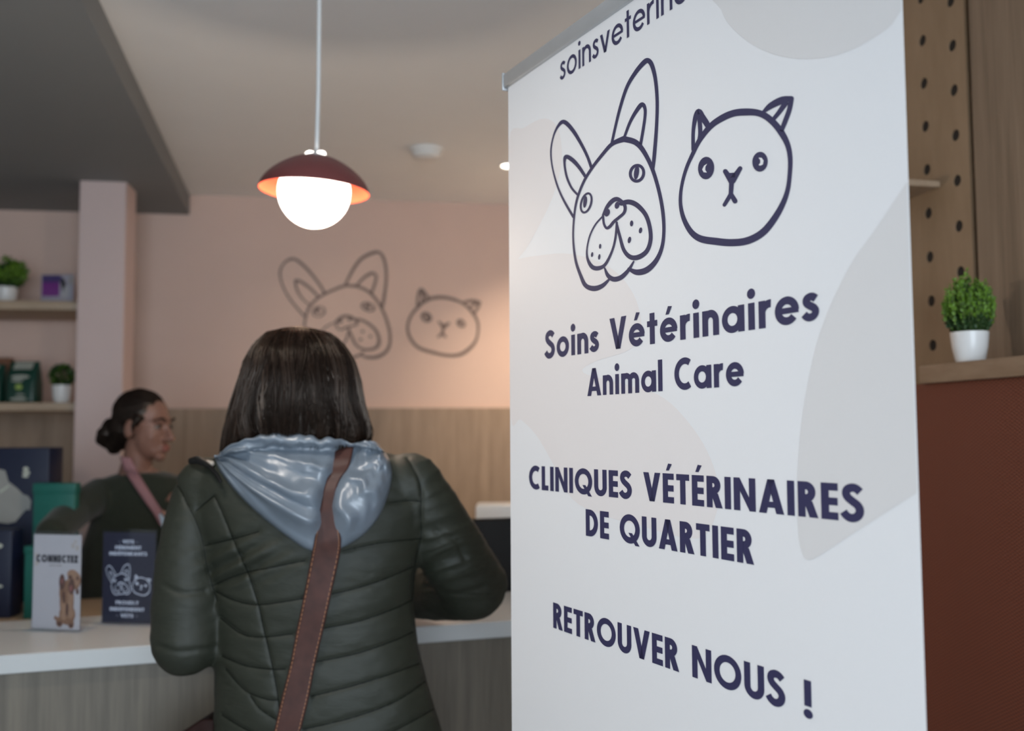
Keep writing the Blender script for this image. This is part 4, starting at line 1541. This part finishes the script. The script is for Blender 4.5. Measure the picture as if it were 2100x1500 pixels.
# body: head, neck, trunk core, arms and hands in one skin
hc = at(612, 800, 2.035)
hrot = Matrix.Rotation(math.radians(14), 3, 'Z')
LS, RS = at(425, 1010, 2.03), at(850, 1000, 2.03)
LE, RE = at(383, 1312, 1.985), at(972, 1200, 2.17)
LWr, RWr = Vector((-.60, 2.36, 1.000)), at(815, 1215, 2.50)
RWr.z = .995
b = NB()
PH = head_bm(b, hc, hrot, .98)
rings = []
for py, xl, xr, hd in ((955, 520, 760, .06), (1000, 450, 830, .08), (1080, 455, 835, .09), (1200, 470, 825, .09), (1330, 475, 835, .085), (1450, 470, 865, .10), (1600, 470, 880, .11)):
    l, r = at(xl, py, CYC), at(xr, py, CYC)
    rings.append(ellipse_ring((l.x + r.x) / 2, CYC, l.z, (r.x - l.x) / 2, hd))
loft(b, rings)
chain(b, [LS, LE, LWr], [.048, .042, .028])
chain(b, [RS, RE, RWr], [.048, .042, .028])
hand_bm(b, LWr + Vector((.01, .02, -.01)), (.55, .8, -.12), (0, 0, -1), 1, .22)
hand_bm(b, RWr + Vector((-.02, .01, -.012)), (-.9, .4, -.12), (0, 0, -1), -1, .22)
obj('body', remesh(b, .0045, 3), M['skin'], t)
face_parts(t, PH, hrot, .98, M['hair'])
legs(t, Vector((hipc.x, 2.06, 0)), PI / 2, .085, .80, M['denim'], M['shoe'])

# jacket
b = NB()
rings = []
TR = [(915, 560, 720, .055, 2.035), (930, 470, 796, .074, 2.035), (950, 420, 838, .090, 2.035), (985, 398, 868, .108, 2.03), (1040, 398, 878, .124, 2.03), (1110, 418, 868, .130, 2.03), (1180, 436, 852, .130, 2.03),
      (1250, 444, 848, .126, 2.03), (1330, 447, 857, .124, 2.03), (1420, 447, 880, .132, 2.035), (1500, 445, 905, .142, 2.04), (1600, 438, 930, .150, 2.045), (1690, 440, 930, .150, 2.05)]
for py, xl, xr, hd, yc in TR:
    l, r = at(xl, py, yc), at(xr, py, yc)
    rings.append(ellipse_ring((l.x + r.x) / 2, yc, (l.z + r.z) / 2, (r.x - l.x) / 2, hd, 48, 2.25))
loft(b, rings)
chain(b, [at(428, 1005, 2.03), at(398, 1090, 2.01), at(386, 1200, 1.995), at(384, 1310, 1.985), LE.lerp(LWr, .35) + Vector((-.005, 0, .01)), LWr + Vector((0, -.015, 0))], [.066, .060, .066, .0685, .060, .046])
chain(b, [at(838, 1000, 2.03), at(880, 1062, 2.05), at(925, 1130, 2.10), at(968, 1198, 2.17), RE.lerp(RWr, .45), RWr + Vector((.012, -.015, .0))], [.070, .071, .072, .074, .066, .048])
jm = remesh(b, .007, 9, 1)
jm.update()
n = len(jm.vertices)
V = np.empty(n * 3); jm.vertices.foreach_get('co', V); V = V.reshape(-1, 3)
Nn = np.empty(n * 3); jm.vertices.foreach_get('normal', Nn); Nn = Nn.reshape(-1, 3)
px, py = proj_np(V)
c4 = lambda lst: [(300 + x / 2.763, 1000 + y / 2.763) for x, y in lst]
SEAMS = [c4(q) for q in (
    [(385, 45), (430, 140), (500, 310), (575, 480), (615, 600), (640, 680), (665, 800), (690, 900), (720, 1040), (745, 1180), (770, 1400)],
    [(120, -80), (190, 10), (230, 90), (280, 190), (320, 310), (340, 430), (375, 560), (400, 640)],
    [(1480, -160), (1550, -20), (1555, 150), (1555, 290), (1520, 450), (1505, 640)],
    [(280, 135), (385, 45)], [(330, 330), (500, 290), (640, 250)],
    [(370, 560), (470, 515), (575, 480), (700, 455), (900, 415)], [(1110, 360), (1330, 315), (1560, 290)], [(1380, 85), (1480, 75), (1555, 80)],
    [(395, 590), (500, 640), (640, 665), (890, 630)], [(1050, 605), (1200, 570), (1350, 520), (1510, 450)],
    [(420, 740), (540, 830), (660, 848), (830, 830)], [(1000, 800), (1200, 760), (1400, 690), (1505, 640)],
    [(430, 955), (560, 1010), (700, 1030), (790, 1030)], [(960, 990), (1200, 940), (1400, 870), (1510, 820)],
    [(450, 1030), (560, 1150), (680, 1200), (750, 1205)], [(930, 1185), (1150, 1130), (1350, 1070), (1560, 995)],
    [(590, 1180), (650, 1260), (760, 1330)], [(885, 1372), (1150, 1310), (1400, 1220), (1580, 1100)],
    [(430, 1290), (560, 1370), (700, 1420)], [(1200, 1440), (1400, 1382), (1640, 1250)],
    [(110, 560), (200, 600), (330, 590)], [(80, 900), (200, 930), (400, 900)],
    [(1640, 250), (1750, 300), (1800, 400)], [(1600, 560), (1750, 590), (1900, 560)])]
dmin = np.full(n, 1e9)
dh = np.full(n, 1e9)
for si, sm in enumerate(SEAMS):
    smp = [tuple(q) for q in crom(sm, 4)]
    for (ax_, ay), (bx, by) in zip(smp[:-1], smp[1:]):
        dx, dy = bx - ax_, by - ay
        L2 = dx * dx + dy * dy + 1e-9
        tt = np.clip(((px - ax_) * dx + (py - ay) * dy) / L2, 0, 1)
        d = np.hypot(px - ax_ - tt * dx, py - ay - tt * dy)
        if si < 20:
            dmin = np.minimum(dmin, d)
        else:
            dh = np.minimum(dh, d)
facing = np.clip((-(Nn[:, 1]) + .15) / .5, 0, 1)
puff = .0030 * (1 - np.exp(-(dmin / 12) ** 1.2)) - .0028 * np.exp(-(dmin / 3.2) ** 2) - .0035 * np.exp(-(dh / 6.0) ** 2)
fold = np.zeros(n)
for i in range(n):
    if facing[i] > 0:
        p = V[i]
        # soft crumple; sharper creases on the bent right sleeve and by the armpits
        q = noise.noise(Vector((p[0] * 9, p[1] * 9, p[2] * 22))) * .0028 + noise.noise(Vector((p[0] * 26 + 7, p[1] * 26, p[2] * 60))) * .0012
        if px[i] > 845:
            a = (px[i] - 850) * .35 + (py[i] - 1000)
            q += .0052 * (1 - abs(noise.noise(Vector((px[i] * .006, a * .038, 3.0))) * 2)) * min(1, (px[i] - 845) / 30) * (1 if py[i] < 1215 else .5)
        w = math.exp(-(((px[i] - 500) / 75) ** 2 + ((py[i] - 1150) / 45) ** 2))
        if w > .02:
            a = (py[i] - 1195) - (px[i] - 440) * .45 * (-1)
            q += w * .006 * math.sin((py[i] + (px[i] - 440) * .55) * .16)
        fold[i] = q
V += Nn * ((puff + fold) * facing)[:, None]
jm.vertices.foreach_set('co', V.reshape(-1))
jm.update()
jb = NB(); jb.from_mesh(jm)
jtree = BVHTree.FromBMesh(jb); jb.free()
jk = obj('jacket', jm, M['jacket'], t, angle=180)


def surf(tree, x, y, Ydef=1.95):
    d = ray(x, y).normalized()
    h = tree.ray_cast(O_, d)
    return h[0] if h[0] is not None else at(x, y, Ydef)


# stitched seam lines lying in the quilting grooves
b = NB()
for sm in SEAMS[:20]:
    run = []
    for q in crom(sm, 10):
        d = ray(q[0], q[1]).normalized()
        h = jtree.ray_cast(O_, d)
        if h[0] is not None and h[1].y < -.05 and (not run or (h[0] - run[-1]).length < .05):
            run.append(h[0] - d * .0001)
    if len(run) > 3:
        tube(b, run, [.0009] * len(run), 5)
obj('seams', b, M['seam'], jk, angle=180, label='dark stitched quilting seams')

# hood, turned inside out down the back: a padded cowl from the left shoulder round to the right one
OUT = [(440, 940), (455, 975), (501, 1029), (552, 1075), (599, 1111), (631, 1131), (665, 1137), (699, 1129), (750, 1097), (786, 1047), (804, 985), (800, 946), (786, 924)]
INN = [(450, 928), (484, 912), (523, 894), (560, 888), (590, 890), (620, 893), (655, 896), (682, 900), (705, 906), (727, 908), (748, 906), (766, 906), (778, 914)]
oo, ii = crom(OUT, 10), crom(INN, 10)
NS, NT = len(oo), 40
b = NB()
grid = []
for a in range(NS):
    row = []
    s = a / (NS - 1)
    for c in range(NT + 1):
        tt = c / NT
        x, y = oo[a] * (1 - tt) + ii[a] * tt
        y += tt ** 2 * 9 * noise.noise(Vector((x * .045, 3.0, 1.0)))
        base = surf(jtree, x, y, 1.95)
        yb = min(base.y, 2.02 - .05 * min(1, tt / .5))
        prof = math.sin(PI / 2 * min(1, tt / .40)) ** .65 * (1 - .45 * max(0, (tt - .45) / .55) ** 1.5) if tt > 0 else 0
        endw = min(1, s / .10, (1 - s) / .10) ** .6 if 0 < s < 1 else 0
        h = .042 * prof * endw
        if s > .62:
            h *= 1 - .75 * max(0, (tt - .55) / .45) * min(1, (s - .62) / .1)
        # drop of the cloth under the strap
        sx = float(np.interp(y, [900, 930, 968, 1005, 1040, 1094, 1140], [712, 702, 692, 674, 668, 671, 668]))
        g_ = math.exp(-((x - sx) / (20 if y < 1070 else 20 + (y - 1070) * .3)) ** 2)
        h *= 1 - .80 * g_
        wv = noise.noise(Vector((s * 3.0, tt * 5.0, 2.0)))
        if x < sx:
            ph = tt * 4.2 + s * 1.3 + .35 * wv + .25 * math.sin(s * 9)
        else:
            ph = tt * 1.6 + (s - .6) * 7 + .5 * wv
        fl = 1 - abs(2 * (ph % 1.0) - 1)
        fl2 = 1 - abs(2 * ((ph * 2.3 + .3 + .3 * wv) % 1.0) - 1)
        env = min(1, tt * 4.5, .45 + (1 - tt) * 3) * endw
        h += env * (.021 * (fl ** 1.6 - .35) + .008 * (fl2 ** 1.3 - .4)) * (.6 if x > sx else 1) * (1 - .92 * g_ ** .6)
        h += env * .004 * noise.noise(Vector((x * .03, y * .03, 5)))
        row.append(b.verts.new(at(x, y, max(yb - h, 1.82) + (.010 if tt == 0 or s in (0, 1) else -.003))))
    grid.append(row)
for a in range(NS - 1):
    for c in range(NT):
        b.faces.new((grid[a][c], grid[a + 1][c], grid[a + 1][c + 1], grid[a][c + 1]))
bmesh.ops.recalc_face_normals(b, faces=b.faces[:])
b.normal_update()
cen = sum((f.normal.y for f in b.faces), 0)
if cen > 0:
    bmesh.ops.reverse_faces(b, faces=b.faces[:])
for _ in range(1):
    bmesh.ops.smooth_vert(b, verts=[v for v in b.verts if not v.is_boundary], factor=.35, use_axis_x=True, use_axis_y=True, use_axis_z=True)
htree = BVHTree.FromBMesh(b)
hood = obj('hood', b, M['lining'], t, angle=180, label='silver-blue hood lining turned out')
sm = hood.modifiers.new('thick', 'SOLIDIFY'); sm.thickness = .004; sm.offset = -1
# black tab at the left end of the hood
b = NB()
pts = [at(393, 946, 1.985), at(405, 944, 1.972), at(418, 950, 1.962), at(430, 958, 1.952), at(443, 972, 1.93), at(452, 988, 1.915)]
chain(b, pts, [.0075, .0085, .0065, .005, .0045, .004])
obj('hood_toggle', remesh(b, .0025, 2), M['black_plastic'], t, label='black toggle at the hood edge')
b = NB(); chain(b, [at(426, 948, 1.97), at(434, 951, 1.965)], [.004, .0055])
obj('hood_binding', b, M['beige_print'], t)
b = NB(); chain(b, [at(333, 1136, 1.99), at(335, 1148, 1.985), at(334, 1160, 1.985)], [.004, .0055, .004])
obj('sleeve_tab', b, M['black_plastic'], t)

# hair: a bob of fine locks over a solid cap
HR = [(671.5, 611, 615, .002), (673.2, 596, 630, .022), (676, 578, 648, .038), (683, 550, 676, .058), (697, 535, 694, .076), (712, 524, 707, .088), (740, 511, 722, .100), (780, 499, 734, .108), (820, 487, 739, .110), (860, 474, 749, .106), (885, 467, 757, .102), (912, 462, 754, .094), (940, 458, 742, .085)]
HYC = 2.02


def hair_ring(y):
    y = min(max(y, HR[0][0]), HR[-1][0])
    for (a, b_) in zip(HR[:-1], HR[1:]):
        if a[0] <= y <= b_[0]:
            f = (y - a[0]) / (b_[0] - a[0])
            return [a[i] + (b_[i] - a[i]) * f for i in range(4)]
    return list(HR[-1])


def hair_pt(phi, y, grow=0.0):
    _, xl, xr, hd = hair_ring(y)
    cx, hw = (xl + xr) / 2, (xr - xl) / 2 + grow / (HYC / F)
    q = at(cx + hw * math.cos(phi), y, HYC)
    q.y += (hd + grow) * math.sin(phi)
    return q


b = NB()
rings = []
for y in [672.2, 673.2, 676, 679, 683, 690, 697, 705, 712, 726, 740, 760, 780, 800, 820, 840, 860, 885, 900, 912]:
    rings.append([hair_pt(2 * PI * k / 64, y, -.006) for k in range(64)])
loft(b, rings)
bmesh.ops.delete(b, geom=[f for f in b.faces if f.calc_center_median().y > HYC + .055 and f.calc_center_median().z < 1.548], context='FACES')
hc_ = obj('hair_cap', b, M['hair'], t, angle=180)
rnd = random.Random(3)
b = NB()
part = hair_pt(-PI / 2, 678)
LOCKS, PER = 190, 19
tones = [0] * 10 + [1] * 5 + [2] * 3
for q in range(LOCKS):
    lphi = rnd.uniform(0, 2 * PI)
    if 0.35 < lphi < PI - .35 and rnd.random() < .6:
        lphi = -lphi
    lgr = rnd.gauss(0, .0042)
    lean, amp, frq, pha = rnd.gauss(0, .13), rnd.uniform(.02, .085), rnd.uniform(.8, 1.9), rnd.uniform(0, 6.3)
    drop = rnd.uniform(10, 55) if rnd.random() < .12 else 0
    tone = rnd.choice(tones)
    front_lock = abs(lphi % (2 * PI) - PI / 2) < .95
    if front_lock:
        lean, amp = lean * .3, amp * .4
    spread = rnd.uniform(.07, .15)
    for m in range(PER):
        off = rnd.gauss(0, 1)
        phi = lphi + off * spread
        left, right = math.cos(phi) < -.75, math.cos(phi) > .55
        y0 = 671.6 + rnd.random() ** 2 * 26
        y1 = (rnd.uniform(918, 941) if left else rnd.uniform(905, 925) if right else rnd.uniform(884, 902)) - drop
        rr = rnd.gauss(0, .0011)
        if abs(phi % (2 * PI) - PI / 2) < .80:
            y1 = rnd.uniform(712, 734)      # swept off the face
        pts, rad = [], []
        N = 13
        for k in range(N):
            f = k / (N - 1)
            y = y0 + (y1 - y0) * f ** 1.2
            ph = phi - off * spread * .55 * f + lean * f + amp * f * math.sin(2 * PI * frq * f + pha)
            gr = (lgr * min(1, f * 3) + rr + .0025 * math.sin(2 * PI * frq * f + pha + 1.3) * f)
            if f > .85:
                gr -= (f - .85) * (.03 if not left else .0)
            pts.append(hair_pt(ph, y, max(gr, -.0065)))
            rad.append(.00115 * (1 - .65 * max(0, f - .55) / .45))
        nf = len(b.faces)
        tube(b, pts, rad, 4, False)
        b.faces.ensure_lookup_table()
        for z in range(nf, len(b.faces)):
            b.faces[z].material_index = tone
# a few stray hairs on the right
for q in range(16):
    pts = [hair_pt(.1 + rnd.uniform(-.4, .4), 730 + k * 19, .002 + .012 * (k / 10) * rnd.random()) for k in range(11)]
    tube(b, [Vector(c) for c in crom(pts, 2)], .0004, 3, False)
obj('hair', b, [M['hair'], M['hair_mid'], M['hair_light']], t, angle=180)

# ================================================================== shoulder bag with leather strap
EDGE = [(924, 686, 724), (940, 681, 721), (955, 678, 717), (968, 674, 711), (985, 670, 698), (1005, 664, 690), (1030, 659, 685), (1060, 653, 688), (1094, 647, 697), (1132, 640, 698), (1217, 624, 680), (1290, 609, 664), (1362, 595, 647),
        (1434, 577, 633), (1500, 562, 617), (1580, 542, 598), (1640, 524, 582), (1685, 500, 560), (1720, 468, 528), (1745, 436, 486)]
ed = crom(EDGE, 8)


def top_surf(x, y):
    a, h = surf(jtree, x, y, 1.97), None
    d = ray(x, y).normalized()
    hh = htree.ray_cast(O_, d)
    Y = a.y
    if hh[0] is not None:
        Y = min(Y, hh[0].y)
    return Y


bagc = at(392, 1560, 2.06)
t = thing('shoulder_bag', 'dark brown leather shoulder bag with wide strap across the green jacket', 'bag', (bagc.x, bagc.y, bagc.z - .1))
SN = 8
prof = []
for e in ed:
    y, xl, xr = e
    ys = [top_surf(xl + (xr - xl) * k / SN, y) for k in range(SN + 1)]
    if y < 1120:
        prof.append([ys[SN // 2] - .003] * 3)
    else:
        prof.append([min(ys[0], ys[SN // 2]), ys[SN // 2], min(ys[SN], ys[SN // 2])])
prof = np.array(prof)
for _ in range(10):
    prof[1:-1] = (prof[:-2] + prof[1:-1] * 2 + prof[2:]) / 4
b = NB()
G = []
for e, pr in zip(ed, prof):
    y, xl, xr = e
    row = []
    for k in range(SN + 1):
        f = k / SN
        Y = (pr[0] * (1 - f) + pr[2] * f) * .5 + min(pr) * .5 - .0065
        row.append(at(xl + (xr - xl) * f, y - 6 * (f - .5), Y))
    G.append(row)
# over the right shoulder and down the front to the bag
front = [Vector((-.335, 1.99, 1.385)), Vector((-.345, 2.075, 1.375)), Vector((-.37, 2.155, 1.30)), Vector((-.45, 2.185, 1.12)), Vector((-.54, 2.185, .95)), Vector((-.61, 2.15, .80))]
fr = []
for k, c in enumerate(front):
    sd_ = Vector((.8, 0, .45)).normalized() * .026
    fr.append([c + sd_ * (2 * q / SN - 1) for q in range(SN + 1)])
rows = fr[::-1] + G
VV = [[b.verts.new(p) for p in r] for r in rows]
for i in range(len(VV) - 1):
    for k in range(SN):
        b.faces.new((VV[i][k], VV[i][k + 1], VV[i + 1][k + 1], VV[i + 1][k]))
bmesh.ops.recalc_face_normals(b, faces=b.faces[:])
st = obj('strap', b, M['strap'], t, angle=180, label='brown leather strap with tan stitching')
sm = st.modifiers.new('thick', 'SOLIDIFY'); sm.thickness = .004; sm.offset = 0
b = NB()
for side in (1, SN - 1):
    sgn = -1 if side == 1 else 1
    path = []
    for r in G[56:]:
        a, c = r[side], r[0 if side == 1 else SN]
        path.append(a.lerp(c, .45) + Vector((0, -.0026, 0)))
    acc = 0
    for i in range(len(path) - 1):
        seg = (path[i + 1] - path[i])
        m = max(1, int(seg.length / .006))
        for q in range(m):
            p0, p1 = path[i] + seg * ((q + .12) / m), path[i] + seg * ((q + .75) / m)
            tube(b, [p0, p1], .0008, 4)
obj('stitching', b, M['thread'], st)
# the bag itself, hanging at the left hip
def bag_slab(pts, y0, y1):
    b = NB()
    lo = [b.verts.new(at(x, y, 2.05) + Vector((0, y0, 0))) for x, y in pts]
    hi = [b.verts.new(at(x, y, 2.05) + Vector((0, y1, 0))) for x, y in pts]
    n = len(pts)
    b.faces.new(lo); b.faces.new(hi[::-1])
    for i in range(n):
        b.faces.new((lo[i], hi[i], hi[(i + 1) % n], lo[(i + 1) % n]))
    bmesh.ops.recalc_face_normals(b, faces=b.faces[:])
    return bevelled(b, .006, 3)


obj('bag_body', bag_slab([(452, 1468), (432, 1466), (322, 1538), (322, 1720), (440, 1730)], -.04, .04), M['bag'], t)
obj('flap', bag_slab([(456, 1462), (430, 1461), (314, 1537), (316, 1650), (442, 1660)], -.052, -.041), M['bag'], t)

# ================================================================== member of staff behind the desk
SYC = 3.33
hc2 = at(297, 873, SYC)
face_dir = Vector((.955, -.30, 0)).normalized()
yaw = math.atan2(face_dir.y, face_dir.x) - PI / 2
rot2 = Matrix.Rotation(yaw, 3, 'Z') @ Matrix.Rotation(math.radians(-4), 3, 'X')
sp_ = at(285, 1100, 3.37)
t = thing('person', 'person with dark hair bun and dark green sweater behind the desk', 'person', (sp_.x, 3.38, 0))
b = NB()
PS = head_bm(b, hc2, rot2, .965)
ls, rs_ = at(198, 1012, 3.30), at(372, 1012, 3.40)
le, re = at(108, 1094, 3.005), at(425, 1130, 3.26)
lm = at(152, 1050, 3.16)
lw = at(142, 1176, 3.07)
rw = at(404, 1088, 3.10)
rings = []
for py_, xl, xr, hd in ((962, 268, 320, .05), (992, 232, 345, .068), (1060, 215, 362, .085), (1180, 200, 370, .095), (1280, 205, 372, .10), (1420, 200, 380, .11)):
    l, r = at(xl, py_, 3.36), at(xr, py_, 3.36)
    rings.append(ellipse_ring((l.x + r.x) / 2, 3.36, l.z, (r.x - l.x) / 2, hd))
loft(b, rings)
chain(b, [ls, lm, le, lw], [.045, .042, .040, .027])
chain(b, [rs_, re, rw], [.045, .040, .027])
hand_bm(b, lw + Vector((.01, .0, -.02)), (-.8, -.3, -.30), (-.1, 0, -1), -1, .25)
hand_bm(b, rw + Vector((-.004, -.01, .015)), (-.35, -.15, .8), (-.6, .6, 0), 1, .55, .88)
obj('body', remesh(b, .0045, 6), M['skin2'], t)
face_parts(t, PS, rot2, .965, M['hair_black'])
# sweater
b = NB()
rings = []
for py_, xl, xr, hd in ((969, 250, 338, .066), (980, 214, 372, .084), (1004, 192, 386, .104), (1070, 190, 390, .112), (1120, 172, 390, .113), (1180, 162, 390, .115), (1290, 170, 392, .118), (1400, 170, 398, .124)):
    l, r = at(xl, py_, 3.36), at(xr, py_, 3.36)
    rings.append(ellipse_ring((l.x + r.x) / 2, 3.36, l.z, (r.x - l.x) / 2, hd, 40, 2.2))
loft(b, rings)
chain(b, [ls + Vector((.01, 0, -.005)), lm, le, le.lerp(lw, .62)], [.056, .054, .050, .040])
chain(b, [rs_, re, re.lerp(rw, .72)], [.062, .058, .043])
sw = remesh(b, .008, 6, 1)
obj('sweater', sw, M['sweater'], t, angle=180)
# hair drawn back to a low bun
b = NB()


def H(x, y, z):
    return hc2 + rot2 @ Vector((x, y, z))


ball(b, H(0, -.024, .040), (.0775, .095, .083), rot2, 28, 20)
ball(b, H(0, -.060, -.005), (.070, .060, .070), rot2, 24, 16)
ball(b, H(0, -.085, -.045), (.045, .040, .045), rot2)
for q in range(9):
    a = q * 2 * PI / 9
    ball(b, H(.026 * math.cos(a), -.135 + .012 * math.sin(a * 2), -.035 + .030 * math.sin(a)), (.026, .028, .024), rot2, 14, 10)
ball(b, H(0, -.14, -.035), .034)
ball(b, H(0, -.115, -.075), (.030, .028, .030), rot2)
for d in (-1, 1):
    tube(b, [H(d * .070, .030, .03), H(d * .077, .014, .0), H(d * .076, .008, -.03)], [.012, .008, .003], 10)
hm = remesh(b, .006, 3)
for vtx in hm.vertices:
    p = vtx.co
    vtx.co = p + vtx.normal * (.003 * noise.noise(Vector((p.x * 30, p.y * 30, p.z * 90))))
obj('hair', hm, M['hair_black'], t, angle=180)
# clear the forehead: the hair sits behind the hairline, lanyard over the sweater
swb = NB(); swb.from_mesh(sw)
swt = BVHTree.FromBMesh(swb); swb.free()
off = origin_of(t)
b = NB()
LN = [(938, 246, 268), (965, 254, 282), (1000, 276, 303), (1030, 296, 322), (1055, 314, 338), (1080, 328, 347)]
G = []
for e in crom(LN, 6):
    y, xl, xr = e
    row = []
    for k in range(4):
        x = xl + (xr - xl) * k / 3
        d = ray(x, y).normalized()
        h = swt.ray_cast(O_ - off, d)
        Y = (h[0].y + off.y) if h[0] is not None else 3.28
        row.append(at(x, y + 4 * (k / 3 - .5), min(Y, 3.32) - .012))
    G.append(row)
VV = [[b.verts.new(p) for p in r] for r in G]
for i in range(len(VV) - 1):
    for k in range(3):
        b.faces.new((VV[i][k], VV[i][k + 1], VV[i + 1][k + 1], VV[i + 1][k]))
bmesh.ops.recalc_face_normals(b, faces=b.faces[:])
ln_ = obj('lanyard', b, M['pink_band'], t, angle=180, label='dusty pink strap across the chest')
sm = ln_.modifiers.new('thick', 'SOLIDIFY'); sm.thickness = .003; sm.offset = 0
b = NB()
q = [at(326, 1056, 3.17), at(342, 1050, 3.17), at(346, 1092, 3.15), at(338, 1108, 3.15)]
vs = [b.verts.new(p) for p in q] + [b.verts.new(p + Vector((0, .006, 0))) for p in q]
for f in ((0, 1, 2, 3), (7, 6, 5, 4), (0, 4, 5, 1), (1, 5, 6, 2), (2, 6, 7, 3), (3, 7, 4, 0)):
    b.faces.new([vs[k] for k in f])
bmesh.ops.recalc_face_normals(b, faces=b.faces[:])
obj('badge', b, M['badge'], ln_, smooth=False, label='pale blue-white badge')
legs(t, Vector((sp_.x, 3.38, 0)), -PI / 2, .085, .80, M['denim'], M['shoe'])

for o in bpy.data.objects:
    if 'root' in o:
        del o['root']
